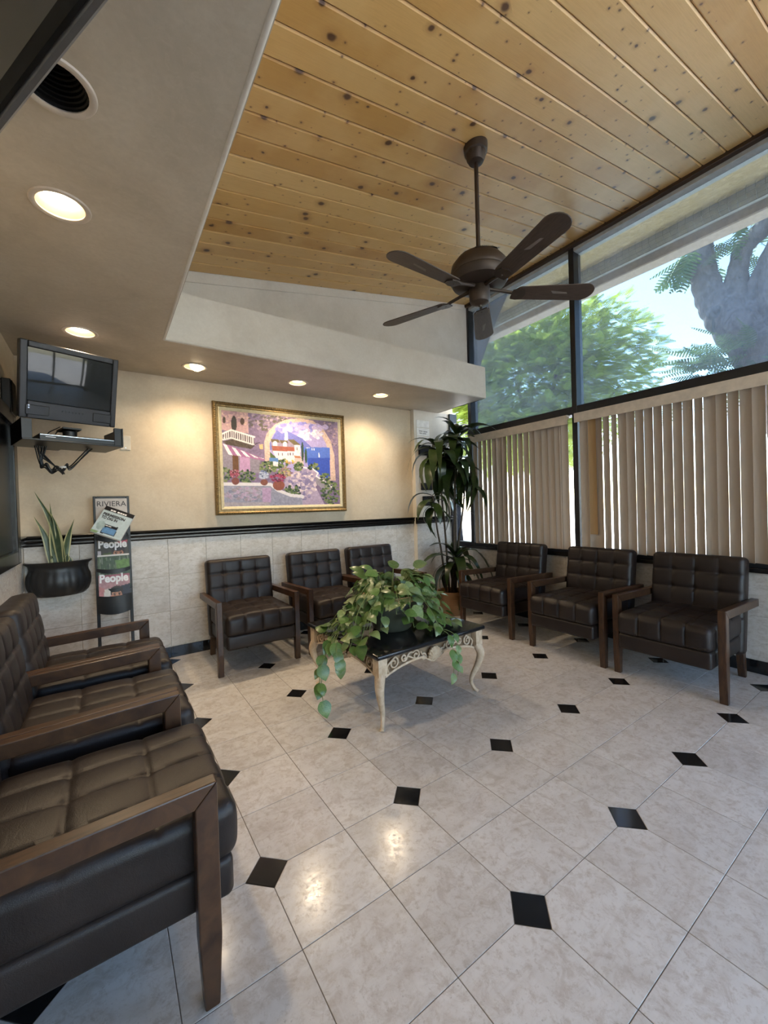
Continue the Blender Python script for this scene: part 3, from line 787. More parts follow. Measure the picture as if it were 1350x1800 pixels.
for k in range(12):      # upright leaves on top
    a = rnd.uniform(0, 2*PI); r0 = rnd.uniform(.02, .14); b0 = Vector((r0*math.cos(a), r0*math.sin(a), .22)); tpt = b0+Vector((math.cos(a)*rnd.uniform(.02, .09), math.sin(a)*rnd.uniform(.02, .09), rnd.uniform(.08, .17)))
    MB().tube([b0, (b0+tpt)/2+Vector((0, 0, .02)), tpt], .002, 5).build('petiole', 'stem', po)
    add_leaf(tpt, Vector((math.cos(a), math.sin(a), rnd.uniform(-.2, .9))), Vector((-math.cos(a)*.4, -math.sin(a)*.4-.5, .8)), rnd.uniform(.08, .12), .4)
for (x, y_, z, dz) in ((-.53, .02, -.10, -.14), (-.55, -.03, -.15, -.17), (-.47, -.10, -.05, -.05)):   # trailing tips beyond the table's left edge
    P = spline([(-.40, .0, .05), (-.445, y_*.5, .02), (x, y_, z), (x+.01, y_-.01, z+dz)], 5); MB().tube(P, .002, 5).build('vine', 'stem', po, smooth=True)
    for i in (6, 9, 12, 15): add_leaf(P[min(i, len(P)-1)], Vector((rnd.uniform(-.6, .2), -.5, rnd.uniform(-1, -.3))), Vector((-.3, -1, .4)), rnd.uniform(.06, .10), .3)
for (x, z) in ((.13, -.13), (.17, -.10)):             # trailing over the front edge
    y_ = -TH_+.04
    P = spline([(.08, -.30, .06), (x, y_-.012, .018), (x+.01, y_-.035, z), (x+.005, y_-.03, z-.13)], 5); MB().tube(P, .0018, 5).build('vine', 'stem', po, smooth=True)
    for i in (5, 8, 10, 13): add_leaf(P[i], Vector((rnd.uniform(-.5, .5), -.5, -.7)), Vector((0, -1, .5)), rnd.uniform(.05, .085), .3)

# dracaena in a basket
DB = Vector((3.235, 3.40, 0))
dr = thing('dracaena', 'tall dark dracaena with several canes in a woven basket, corner by the window', 'plant', DB)
MB().lathe([(0, 0), (.125, 0), (.138, .03), (.152, .14), (.160, .24), (.164, .262), (.158, .27), (.150, .262), (.145, .22), (0, .215)], n=32).build('basket', 'basket', dr, smooth=True)
MB().lathe([(.146, .22), (0, .235)], n=20).build('soil', 'soil', dr)
dm = [leaf_mesh('leaf', 1, .165, 'dracaena', lance, 1.5, .25, 9), leaf_mesh('leaf', 1, .175, 'dracaena', lance, .9, .2, 9, .2), leaf_mesh('leaf', 1, .15, 'dracaena', lance, 2.2, .25, 9, -.2)]
heads = [((.19, .03, 2.03), 26, .46, 1.0), ((-.12, .02, 1.86), 26, .46, .8), ((.06, -.05, 1.72), 20, .42, .6), ((.26, -.03, 1.58), 16, .40, .2), ((-.20, .04, 1.31), 13, .34, .4), ((.03, -.06, .62), 24, .42, .9)]
for (hx, hy, hz), n, L, upk in heads:
    base = Vector((hx*.15, hy*.3+rnd.uniform(-.04, .04), .225))
    P = spline([base, base+Vector((hx*.25, hy*.2, hz*.35)), Vector((hx*.75, hy, hz*.75)), Vector((hx, hy, hz+.04))], 6)
    MB().tube(P, [.013-.005*i/(len(P)-1) for i in range(len(P))], 8).build('cane', 'cane', dr, smooth=True)
    for i in range(n):
        a = i*2.399+rnd.uniform(-.3, .3); el = (1.25-1.75*i/n)*upk+rnd.uniform(-.25, .25)-.12*(1-upk)*4
        d = Vector((math.cos(a)*math.cos(el), math.sin(a)*math.cos(el), math.sin(el)))
        p = Vector((hx, hy, hz+.05-.16*i/n))
        s_ = L*rnd.uniform(.72, 1.05)
        tip = DB+p+d*s_
        if tip.y > 3.82: s_ *= .5; d.y *= .3
        if tip.x > XW-.14: s_ *= .55; d.x *= .4
        if (DB+p+d*s_).z > 2.33: s_ *= .7
        obj_from('leaf', dm[rnd.randrange(3)], dr, mw=orient(p, d, Vector((0, 0, 1)), s_))

# snake plant in a half-round wall planter
WP = Vector((-.298, YB-.012, .655))
wp = thing('wall_planter', 'black fluted half-round wall planter holding a snake plant', 'planter', WP)
def flute(a, j, r): return 1+.022*abs(math.sin(a*11)) if 2 <= j <= 7 else 1
prof = [(0, 0), (.148, 0), (.156, .008), (.176, .03), (.190, .07), (.194, .11), (.190, .15), (.180, .175), (.178, .20), (.183, .225), (.203, .243), (.206, .252), (.198, .256), (.172, .235), (0, .225)]
b = MB().lathe(prof, n=66, a0=PI, a1=2*PI, mod=flute); b.v = [(x, y_*.86, z) for x, y_, z in b.v]
b.box(-.150, .150, -.012, 0, .0, .24); b.build('planter_body', 'black_plastic', wp, smooth=True)
b = MB().lathe([(.170, .232), (0, .24)], n=24, a0=PI, a1=2*PI); b.v = [(x, y_*.86, z) for x, y_, z in b.v]; b.build('soil', 'soil', wp)
SN = [((-.278, .905), (-.311, 1.174), (-.41, 1.425), .030), ((-.309, .90), (-.316, 1.096), (-.327, 1.343), .028), ((-.334, .90), (-.361, 1.093), (-.423, 1.25), .024),
      ((-.259, .90), (-.287, 1.12), (-.318, 1.262), .020), ((-.256, .90), (-.232, 1.077), (-.19, 1.221), .025), ((-.302, .90), (-.288, 1.016), (-.28, 1.113), .026),
      ((-.258, .89), (-.244, .93), (-.236, .965), .022), ((-.319, .89), (-.323, .93), (-.33, .96), .02), ((-.226, .89), (-.228, .92), (-.231, .95), .018)]
for k, (a, m_, t_, w) in enumerate(SN):
    yy = 3.83+.018*((k % 3)-1); P = spline([(a[0], yy, a[1]), (m_[0], yy, m_[1]), (t_[0], yy-.02*(k % 2), t_[1])], 6); n = len(P)-1; v = []; f = []; uv = []
    for i, p in enumerate(P):
        s_ = i/n; ww = w*(.55+.45*math.sin(PI*min(1, s_*1.15+.12)))*(1 if s_ < .55 else max(.02, 1-((s_-.55)/.45)**1.6))
        tw = (k*.7) % 1.0-.5+s_*.5
        for j in (-1, -.36, 0, .36, 1):
            v.append((p.x+ww*j*math.cos(tw), p.y+ww*j*math.sin(tw)-abs(j)*.004, p.z)); uv.append((.5+j/2, s_))
    for i in range(n):
        for j in range(4): f.append((i*5+j, i*5+j+1, (i+1)*5+j+1, (i+1)*5+j))
    me = bpy.data.meshes.new('leaf'); me.from_pydata([tuple(Vector(q)-WP) for q in v], [], f); ul = me.uv_layers.new(name='UVMap')
    for lp in me.loops: ul.data[lp.index].uv = uv[lp.vertex_index]
    for p in me.polygons: p.use_smooth = True
    me.materials.append(M['snake']); obj_from('leaf', me, wp)

# ------------------------------------------------------------------ ceiling fan
FC = (1.871, 1.653); ZB = 2.487
fan = thing('ceiling_fan', 'dark bronze five-blade ceiling fan hanging from the plank ceiling', 'fan', (FC[0], FC[1], ZB))
z1 = zc(FC[0])-ZB
b = MB().lathe([(.0, z1+.02), (.068, z1+.02), (.070, z1-.012), (.066, z1-.045), (.058, z1-.052), (.054, z1-.075), (.042, z1-.098), (.022, z1-.104), (0, z1-.104)], n=32)
b.build('canopy', 'bronze', fan, smooth=True, angle=30)
MB().tube([(0, 0, z1-.09), (0, 0, .20)], .0125, 14).build('down_rod', 'bronze', fan, smooth=True)
b = MB().lathe([(0, .265), (.022, .262), (.026, .235), (.06, .225), (.128, .200), (.160, .160), (.168, .120), (.164, .108), (.170, .100), (.170, .080), (.156, .055), (.110, .040), (.06, .035), (0, .035)], n=48)
b.build('motor_housing', 'bronze', fan, smooth=True, angle=30)
for i in range(18):
    a = R(215)+i*R(3.0); r0, r1 = .140, .149
    MB().tube([(r0*math.cos(a), r0*math.sin(a), .195), (r1*math.cos(a), r1*math.sin(a), .182)], .0022, 4).build('vent_slot', 'can_black', fan)
MB().lathe([(0, .04), (.055, .04), (.060, .03), (.060, -.035), (.052, -.055), (.030, -.066), (.010, -.070), (.008, -.078), (0, -.080)], n=32).build('switch_housing', 'bronze', fan, smooth=True, angle=30)
MB().tube([(.045, -.03, -.045), (.046, -.031, -.12)], .0012, 5).build('pull_chain', 'chrome', fan)
def blade_poly():
    L0, L1, w0, w1 = .205, .684, .052, .068; pts = []
    for i in range(9): a = PI/2+PI*i/8; pts.append((L0+.03+.03*math.cos(a), w0*math.sin(a)))
    for i in range(13): a = -PI/2+PI*i/12; pts.append((L1-w1+w1*math.cos(a), w1*math.sin(a)))
    return pts
for k in range(5):
    a = R(-105+72*k)
    br = MB().prism(blade_poly(), -.003, .003, 'z').build('blade', 'blade', fan, bevel=.0015)
    br.matrix_local = Matrix.Rotation(a, 4, 'Z') @ Matrix.Rotation(R(-12), 4, 'X') @ Matrix.Translation((0, 0, .0))
    ir = MB(); ir.tube([(.05, 0, .03), (.12, 0, .018), (.19, 0, .004), (.225, 0, -.006)], [.013, .010, .010, .008], 8)
    ir.prism([(.19, -.034), (.225, -.044), (.262, -.032), (.272, 0), (.262, .032), (.225, .044), (.19, .034)], -.011, -.004, 'z')
    ir.build('blade_iron', 'bronze', br, smooth=True, angle=30)
    ds = MB().prism([(.42, -.018), (.52, -.004), (.53, .010), (.44, .004)], -.0034, -.0031, 'z').build('painted_highlight', 'blade_highlight', br)  # light catching the blade, painted as a thin paler patch

# ------------------------------------------------------------------ recessed lights
NAMES = ['lit recessed ceiling light nearest the hanging screen, over the left armchairs', 'lit recessed ceiling light just above the old television',
         'lit recessed ceiling light with tilted bulb above the painting\'s left edge', 'lit recessed ceiling light above the right half of the painting', 'lit recessed ceiling light nearest the corner plant']
def can(x, y_, label, lit, eyeball=False):
    t = thing('recessed_light', label, 'ceiling light', (x, y_, ZS), 0, 'recessed ceiling lights')
    MB().lathe([(RC-.004, .004), (RC-.006, -.003), (RC+.004, -.007), (RC+.012, -.005), (RC+.015, .0005), (RC, .0005)], n=40).build('trim_ring', 'white_trim', t, smooth=True)
    if lit:
        MB().lathe([(RC-.001, .0), (RC-.012, .03), (.056, .055), (.056, .075), (0, .078)], n=40).build('reflector', 'reflector', t, smooth=True)
        if eyeball:
            bu = MB().lathe([(0, -.030), (.022, -.026), (.040, -.014), (.050, .004), (.050, .03), (0, .04)], n=28).build('bulb', 'bulb', t, smooth=True)
            bu.location = (.012, -.016, -.006)
        else: MB().lathe([(0, .004), (.024, .006), (.044, .014), (.051, .030), (.051, .054), (0, .058)], n=28).build('bulb', 'bulb', t, smooth=True)
        d = bpy.data.lights.new('lamp_light', 'SPOT'); d.energy = LAMP_W; d.color = (1, .77, .50); d.spot_size = R(150); d.spot_blend = .9; d.shadow_soft_size = .055
        o = bpy.data.objects.new('lamp_light', d); COL.objects.link(o); o.parent = t; o.location = (0, 0, -.036)
    else:
        b = MB(); pr = [(RC-.004, 0)]
        for k in range(8): pr += [(RC-.006-.004*k, .008+.012*k), (RC-.010-.004*k, .010+.012*k)]
        pr += [(.03, .13), (0, .13)]
        b.lathe(pr, n=40).build('baffle', 'can_black', t, smooth=False)
    return t
LAMP_W = 14.0
for k, (x, y_) in enumerate(LIGHTS): can(x, y_, NAMES[k], True, k == 2)
can(UNLIT[0], UNLIT[1], 'unlit recessed can with black ribbed baffle beside the hanging screen', False)
# ------------------------------------------------------------------ old television on a wall bracket
def frame_at(o, loc, yaw, tilt):
    o.matrix_world = Matrix.Translation(loc) @ Matrix.Rotation(R(yaw), 4, 'Z') @ Matrix.Rotation(R(tilt), 4, 'X')
tv = thing('crt_television', 'old charcoal tube television high in the back left corner', 'television')
frame_at(tv, (-.149, 3.270, 2.070), 16.3, 15.0)
W2, H2 = .254, .228
sx0, sx1, sz0, sz1 = -.216, .222, -.122, .192
b = MB()          # front bezel as a ring of rounded bars
b.box(-W2, sx0, -.0, .07, -H2, H2); b.box(sx1, W2, -.0, .07, -H2, H2); b.box(sx0, sx1, 0, .07, sz1, H2); b.box(sx0, sx1, 0, .07, -H2, sz0)
b.build('bezel', 'tv_grey', tv, bevel=.006, seg=2)
b = MB(); y0 = .069
v = [(-W2+.004, y0, -H2+.004), (W2-.004, y0, -H2+.004), (W2-.004, y0, H2-.004), (-W2+.004, y0, H2-.004), (-.20, .20, -.19), (.20, .20, -.19), (.20, .20, .17), (-.20, .20, .17), (-.14, .38, -.13), (.14, .38, -.13), (.14, .38, .09), (-.14, .38, .09)]
f = [(8, 9, 10, 11), (3, 2, 1, 0)]
for o_ in (0, 4): f += [(o_+i, o_+(i+1) % 4, o_+4+(i+1) % 4, o_+4+i) for i in range(4)]
b.add(v, f).build('tv_back', 'tv_grey', tv, bevel=.008)
N = 16; v = []; f = []
for i in range(N+1):
    for j in range(N+1):
        u, w = -1+2*i/N, -1+2*j/N
        v.append(((sx0+sx1)/2+u*((sx1-sx0)/2-.002), .012-.016*(1-.5*(u*u+w*w)), (sz0+sz1)/2+w*((sz1-sz0)/2-.002)))
f = [(i*(N+1)+j, (i+1)*(N+1)+j, (i+1)*(N+1)+j+1, i*(N+1)+j+1) for i in range(N) for j in range(N)]
MB().add(v, f).build('screen', 'crt', tv, smooth=True)
MB().box(-.225, -.11, -.004, .01, -.205, -.145).build('speaker_grille', 'black_plastic', tv, bevel=.003)
MB().box(.12, .225, -.004, .01, -.205, -.145).build('speaker_grille', 'black_plastic', tv, bevel=.003)
for k in range(7): MB().box(-.045+.018*k, -.035+.018*k, -.005, .004, -.166, -.159).build('button', 'black_plastic', tv)
for k in range(2): MB().box(-.213, -.205, -.006, .0, -.168+.014*k, -.160+.014*k).build('jack', 'chrome', tv)

br = thing('tv_bracket', 'black metal wall bracket tray under the old television', 'bracket')
frame_at(br, (-.150, 3.30, 1.705), 16.3, 0)
MB().box(-.265, .265, -.06, .30, 0, .010).build('tray', 'black_plastic', br, bevel=.002)
for s_ in (-1, 1):
    x0, x1 = sorted((s_*.265, s_*.215)); MB().box(x0, x1, -.05, -.03, .010, .128).build('side_plate', 'black_plastic', br, bevel=.002)
    x0, x1 = sorted((s_*.265, s_*.258)); MB().box(x0, x1, -.06, .30, .010, .128).build('side_plate', 'black_plastic', br)
MB().box(-.265, .265, .27, .30, .010, .06).build('rear_lip', 'black_plastic', br, bevel=.002)
MB().box(-.05, .05, .02, .18, .10, .112).build('mount_plate', 'black_plastic', br, bevel=.002)
MB().tube([(.0, .08, .045), (.0, .08, .09), (.0, .08, .11)], [.035, .04, .02], 14).build('swivel', 'black_plastic', br, smooth=True)
MB().box(-.05, .05, .28, .60, .03, .09).build('wall_arm', 'black_plastic', br, bevel=.004)
pl = thing('disc_player', 'slim black disc player with silver strip on the television bracket', 'disc player')
frame_at(pl, (-.14, 3.33, 1.716), 16.3, 0)
MB().box(-.20, .20, -.07, .19, 0, .036).build('player_case', 'black_plastic', pl, bevel=.003)
MB().box(-.195, .195, -.0715, -.069, .028, .031).build('silver_strip', 'chrome', pl)
MB().box(-.17, -.12, -.0715, -.069, .016, .020).build('display', 'print_white', pl)
cb = thing('cable_bundle', 'tangle of black cables hanging below the television bracket', 'cable', (-.20, 3.44, 1.60))
rc = random.Random(3)
for k in range(7):
    pts = [(-.16+.01*k, .0, .105)]
    for i in range(7): pts.append((-.13+.026*i+rc.uniform(-.008, .008), rc.uniform(-.03, .03), -.005-.035*math.sin(i/6*PI)-rc.uniform(0, .04)+(.02 if i % 2 else 0)))
    pts.append((.07+.012*k, .02, .105))
    if k < 4: pts = pts[:6]+[(-.10+rc.uniform(-.04, .04), 0, .04+.01*k)]
    MB().tube(spline(pts, 6), .0042, 6).build('cable', 'black_plastic', cb, smooth=True)
MB().lathe([(.018, -.006), (.02, 0), (.018, .006)], (-.02, 0, -.03), 12).build('cable_tie', 'paper', cb)
for k in range(4): MB().tube(spline([(-.05+.03*k, .02, .13), (-.09+.04*k, -.03, .18), (-.03+.02*k, .05, .245)], 5), .0035, 6).build('cable', 'black_plastic', cb, smooth=True)
sp = thing('wall_speaker', 'small black speaker on the left wall behind the old television', 'speaker', (XL, 3.50, 1.90))
MB().box(0, .05, -.08, .08, 0, .22).build('cabinet', 'black_plastic', sp, bevel=.008, seg=2)
MB().box(.05, .054, -.07, .07, .01, .21).build('grille', 'can_black', sp, bevel=.001)
wpz = thing('wall_plate', 'ivory blank wall plate to the right of the television bracket', 'wall plate', (.158, YB, 1.83))
MB().box(-.036, .036, -.007, 0, -.058, .058).build('plate', 'ivory', wpz, bevel=.003, seg=2)
MB().lathe([(0, 0), (.004, 0), (.0035, .002), (0, .002)], n=10).build('screw', 'chrome', wpz).matrix_local = Matrix.Translation((0, -.007, -.042)) @ Matrix.Rotation(R(90), 4, 'X')

# flat screen hanging near the viewer
ft = thing('flat_screen_television', 'thin black flat screen hanging from the soffit, cut by upper left corner', 'television')
dvec = Vector((-.116-.0, .864-.621, 0)).normalized()      # along the bottom edge, away from the viewer
nrm = Vector((-dvec.y, dvec.x, 0))                         # the face turned to the viewer's left
pbase = Vector((-.058, .7425, 1.885))
ft.matrix_world = Matrix((dvec, -nrm, Vector((0, 0, 1)))).transposed().to_4x4(); ft.matrix_world.translation = pbase
mw = Matrix((dvec, -nrm, Vector((0, 0, 1)))).transposed().to_4x4(); mw.translation = pbase; ft.matrix_world = mw
A0, A1, HT = -.42, .46, .50
MB().box(A0, A1, .004, .019, 0, HT).build('tv_case', 'lcd_edge', ft, bevel=.004)
b = MB(); b.box(A0, A1, -.002, .004, 0, .034); b.box(A0, A1, -.002, .004, HT-.03, HT); b.box(A0, A0+.03, -.002, .004, .034, HT-.03); b.box(A1-.03, A1, -.002, .004, .034, HT-.03)
b.build('bezel', 'can_black', ft)
MB().box(A0+.03, A1-.03, .0005, .004, .034, HT-.03).build('screen', 'lcd', ft)
MB().box(-.02, .02, .016, .056, HT-.15, ZS-1.885).build('ceiling_pole', 'black_plastic', ft)

# ------------------------------------------------------------------ painted / printed surfaces
class Cv:
    def __init__(s, W, H, src):          # src: four corners TL, TR, BR, BL in drawing units
        s.W, s.H = W, H; s.a = np.zeros((H, W, 3)); uv = [(0, 0), (1, 0), (1, 1), (0, 1)]
        A = []; bb = []
        for (x, y), (u, v) in zip(uv, src):
            A += [[x, y, 1, 0, 0, 0, -u*x, -u*y], [0, 0, 0, x, y, 1, -v*x, -v*y]]; bb += [u, v]
        h = np.linalg.solve(np.array(A, float), np.array(bb, float)); h = np.append(h, 1).reshape(3, 3)
        gx, gy = np.meshgrid((np.arange(W)+.5)/W, (np.arange(H)+.5)/H); q = np.stack([gx, gy, np.ones_like(gx)], -1) @ h.T
        s.X, s.Y = q[..., 0]/q[..., 2], q[..., 1]/q[..., 2]
        s.rng = np.random.default_rng(5)
    def paint(s, m, c, var=.10):
        c = np.array(lin(c)[:3]); n = s.smooth(s.rng.standard_normal((s.H, s.W)), 1)
        n2 = s.smooth(s.rng.standard_normal((s.H, s.W)), 3)
        s.a[m] = (c*(1+var*(.55*n+.5*n2))[..., None])[m]
    def smooth(s, x, k):
        for _ in range(k): x = (x+np.roll(x, 1, 0)+np.roll(x, -1, 0)+np.roll(x, 1, 1)+np.roll(x, -1, 1))/5*1.6
        return x
    def poly(s, pts, c, var=.10):
        m = np.zeros((s.H, s.W), bool); n = len(pts)
        for i in range(n):
            (x0, y0), (x1, y1) = pts[i], pts[(i+1) % n]
            if y0 == y1: continue
            k = ((y0 > s.Y) != (y1 > s.Y)) & (s.X < (x1-x0)*(s.Y-y0)/(y1-y0)+x0); m ^= k
        s.paint(m, c, var); return s
    def ell(s, cx, cy, rx, ry, c, var=.10, rough=.0):
        d = ((s.X-cx)/rx)**2+((s.Y-cy)/ry)**2
        if rough: d = d+rough*s.smooth(s.rng.standard_normal((s.H, s.W)), 2)
        s.paint(d < 1, c, var); return s
    def line(s, pts, w, c, var=.06):
        m = np.zeros((s.H, s.W), bool)
        for (x0, y0), (x1, y1) in zip(pts[:-1], pts[1:]):
            dx, dy = x1-x0, y1-y0; t = np.clip(((s.X-x0)*dx+(s.Y-y0)*dy)/(dx*dx+dy*dy+1e-9), 0, 1)
            m |= (s.X-x0-t*dx)**2+(s.Y-y0-t*dy)**2 < (w/2)**2
        s.paint(m, c, var); return s
    def dabs(s, cx, cy, rx, ry, cols, n, sz):
        for _ in range(n):
            a = s.rng.uniform(0, 2*PI); r = math.sqrt(s.rng.uniform()); c = cols[s.rng.integers(len(cols))]
            s.ell(cx+rx*r*math.cos(a), cy+ry*r*math.sin(a), sz*s.rng.uniform(.6, 1.5), sz*s.rng.uniform(.5, 1.1), c, .15)
        return s
    def mesh(s, name, w, h, mat, curve=0.0):     # local: x right, z up, faces -y, centred
        W, H = s.W, s.H; gx, gz = np.meshgrid(np.linspace(-w/2, w/2, W), np.linspace(h/2, -h/2, H))
        gy = -curve*(1-(2*gx/w)**2)
        v = np.stack([gx, gy, gz], -1).reshape(-1, 3); i, j = np.meshgrid(np.arange(W-1), np.arange(H-1)); k = (j*W+i).ravel()
        f = np.stack([k, k+W, k+W+1, k+1], -1)
        me = bpy.data.meshes.new(name); me.from_pydata(v.tolist(), [], f.tolist())
        ca = me.color_attributes.new('Col', 'FLOAT_COLOR', 'POINT')
        ca.data.foreach_set('color', np.concatenate([np.clip(s.a, 0, 1), np.ones((H, W, 1))], -1).reshape(-1).astype(np.float32))
        me.materials.append(M[mat]); return me
def text(name, body, size, mat, parent, loc, width=None, rot=None, ext=.0003, shear=0, bold=0.0):
    cu_ = bpy.data.curves.new(name, 'FONT'); cu_.body = body; cu_.size = size; cu_.extrude = ext; cu_.align_x = 'CENTER'; cu_.resolution_u = 3; cu_.shear = shear; cu_.offset = bold
    to = bpy.data.objects.new(name, cu_); COL.objects.link(to); bpy.context.view_layer.update()
    me = bpy.data.meshes.new_from_object(to.evaluated_get(bpy.context.evaluated_depsgraph_get())); bpy.data.objects.remove(to); bpy.data.curves.remove(cu_)
    xs = [v.co.x for v in me.vertices]; sx = width/(max(xs)-min(xs)) if width else 1
    for v in me.vertices: v.co.x *= sx
    me.materials.append(M[mat]); o = obj_from(name, me, parent)
    o.matrix_local = Matrix.Translation(loc) @ (rot if rot else Matrix.Identity(4)) @ Matrix.Rotation(R(90), 4, 'X'); return o

# the painting
PW, PH = 1.36, 1.045; pc = (1.515, YB, 1.733)
pic = thing('framed_painting', 'large gold-framed painting of a seaside villa seen through an arch', 'painting', pc)
c = Cv(270, 204, [(118, 150), (1222, 275), (1232, 1072), (125, 1085)])
c.poly([(0, 0), (1400, 0), (1400, 1300), (0, 1300)], (128, 110, 140), .16)
c.dabs(560, 260, 260, 90, [(105, 95, 105), (150, 130, 150), (95, 90, 80), (170, 150, 165)], 120, 14)
c.dabs(1180, 330, 90, 200, [(105, 95, 115), (150, 130, 155), (165, 140, 150)], 70, 12)
c.poly([(100, 130), (375, 180), (375, 380), (100, 340)], (194, 158, 160), .12)
c.dabs(250, 230, 130, 90, [(205, 170, 165), (175, 140, 150), (215, 180, 170)], 60, 12)
c.ell(240, 285, 27, 75, (66, 62, 58)).ell(148, 250, 15, 32, (80, 68, 62)).ell(318, 265, 20, 34, (84, 66, 58))
c.poly([(118, 380), (210, 340), (425, 410), (425, 490), (215, 430), (118, 445)], (98, 86, 92))
for k in range(15):
    x = 126+k*20.5; yt = 385-(x-118)*.43 if x < 210 else 345+(x-210)*.32; yb_ = 440-(x-118)*.15 if x < 210 else 425+(x-210)*.30
    c.line([(x, yt), (x, yb_)], 10, (224, 214, 214))
c.line([(110, 388), (210, 345), (428, 414)], 15, (238, 230, 226)).line([(110, 442), (212, 422), (428, 490)], 12, (228, 218, 214))
c.poly([(130, 455), (220, 432), (424, 498), (390, 528), (165, 485)], (84, 72, 62), .2)
c.poly([(118, 480), (480, 640), (480, 760), (118, 760)], (142, 132, 146), .12)
c.poly([(218, 585), (274, 590), (274, 745), (218, 745)], (106, 72, 46)).poly([(284, 590), (382, 610), (382, 745), (284, 745)], (188, 148, 186))
c.poly([(118, 470), (190, 492), (540, 634), (505, 640), (180, 578)], (164, 110, 152))
for k in range(5): 
    x = 130+k*82; c.poly([(x, 474+k*33), (x+36, 488+k*33), (x+78+12, 588+k*10), (x+42+8, 580+k*10)], (240, 232, 234))
c.poly([(520, 640), (518, 470), (545, 380), (620, 300), (720, 252), (860, 236), (985, 262), (1085, 345), (1150, 460), (1184, 600), (1190, 840), (1134, 840), (560, 720)], (206, 178, 166), .14)
c.poly([(574, 660), (572, 480), (600, 400), (660, 325), (750, 285), (870, 270), (975, 300), (1050, 375), (1105, 480), (1134, 600), (1138, 830), (900, 800), (580, 720)], (168, 156, 206), .08)
c.dabs(880, 330, 240, 40, [(180, 165, 212), (140, 135, 205), (190, 172, 210)], 60, 26)
c.dabs(960, 395, 120, 50, [(232, 222, 232), (205, 195, 222), (242, 232, 232)], 60, 15)
c.poly([(572, 470), (640, 350), (690, 385), (745, 360), (820, 400), (880, 430), (920, 470), (970, 520), (572, 540)], (114, 116, 188), .08)
c.poly([(880, 515), (1140, 520), (1140, 830), (1050, 790), (930, 690)], (84, 112, 198), .07).poly([(930, 620), (1140, 620), (1140, 830), (1050, 790), (930, 690)], (58, 82, 178), .08)
c.line([(1036, 575), (1038, 612)], 9, (240, 240, 245)).line([(970, 528), (972, 542)], 7, (235, 235, 240)).line([(990, 530), (990, 544)], 7, (235, 235, 240)).line([(920, 522), (950, 522)], 6, (220, 215, 225))
c.poly([(574, 560), (660, 640), (660, 720), (574, 720)], (86, 104, 64), .2)
c.poly([(584, 440), (750, 452), (862, 490), (862, 610), (590, 560)], (150, 138, 160), .1)
c.poly([(580, 435), (655, 440), (668, 470), (592, 466)], (104, 92, 70)).poly([(664, 445), (738, 452), (748, 476), (676, 474)], (104, 92, 70)).poly([(740, 440), (800, 440), (862, 492), (800, 492)], (104, 94, 70))
c.line([(622, 475), (622, 498)], 40, (224, 214, 220)).line([(716, 480), (716, 502)], 36, (224, 214, 220))
c.poly([(714, 372), (743, 372), (743, 448), (714, 448)], (236, 228, 232)).poly([(806, 494), (860, 496), (858, 605), (806, 605)], (232, 218, 220))
c.poly([(598, 548), (806, 556), (806, 656), (640, 650)], (226, 214, 222), .06)
c.poly([(588, 498), (720, 508), (800, 514), (808, 556), (600, 548)], (158, 92, 78), .12)
for x in (652, 690, 742, 764, 790): c.line([(x, 572), (x, 590)], 9, (108, 92, 110))
for x in (830,): c.line([(x, 520), (x, 540)], 9, (90, 80, 95))
c.poly([(806, 596), (862, 600), (890, 640), (890, 710), (800, 700)], (206, 182, 178)).poly([(800, 594), (856, 602), (868, 622), (806, 616)], (176, 118, 88))
c.ell(880, 560, 13, 95, (52, 72, 60)).ell(912, 600, 12, 72, (58, 80, 62))
c.poly([(690, 900), (720, 800), (880, 722), (990, 735), (1020, 790), (970, 830), (1010, 920), (1090, 1090), (690, 1090), (850, 980), (760, 960)], (178, 160, 186), .1)
c.dabs(870, 880, 130, 140, [(200, 182, 196), (150, 138, 172), (216, 200, 204), (132, 122, 160)], 160, 15)
c.poly([(1000, 800), (1160, 905), (1100, 960), (1000, 860)], (148, 140, 152))
c.line([(890, 712), (970, 722), (1024, 765), (1006, 796), (1080, 846), (1160, 908)], 13, (232, 226, 230))
G1 = [(58, 78, 54), (84, 104, 66), (112, 128, 82), (44, 58, 50), (130, 138, 96)]
for (x, y_, rx, ry, n) in ((150, 770, 60, 70, 60), (345, 790, 80, 60, 90), (550, 705, 80, 55, 90), (695, 670, 45, 45, 40), (840, 700, 42, 42, 40), (785, 935, 80, 55, 70), (1140, 960, 90, 110, 130), (990, 705, 60, 36, 40), (1090, 820, 50, 50, 40), (700, 760, 60, 40, 40)):
    c.dabs(x, y_, rx, ry, G1, n, 11)
c.dabs(720, 750, 60, 50, [(170, 150, 110), (140, 110, 120), (186, 160, 130)], 40, 10)
c.dabs(760, 655, 40, 20, [(206, 178, 80), (176, 140, 80)], 12, 10).poly([(566, 615), (650, 620), (648, 655), (566, 648)], (92, 132, 190)).poly([(600, 650), (648, 655), (645, 700), (600, 690)], (226, 218, 226))
c.line([(400, 520), (440, 480), (480, 465)], 7, (60, 52, 48)).poly([(470, 485), (510, 485), (506, 530), (476, 528)], (212, 176, 130))
c.poly([(100, 850), (570, 862), (640, 930), (760, 980), (872, 992), (868, 1075), (100, 1090)], (150, 150, 170), .14)
c.dabs(340, 960, 220, 60, [(166, 160, 178), (132, 134, 156), (176, 156, 182), (150, 140, 150)], 110, 18)
c.poly([(490, 900), (575, 905), (570, 1045), (490, 1040)], (180, 152, 186))
c.line([(100, 862), (570, 868), (640, 928), (760, 978), (872, 990)], 30, (222, 216, 222), .05)
c.poly([(100, 1040), (560, 1042), (560, 1100), (100, 1100)], (170, 160, 168), .12)
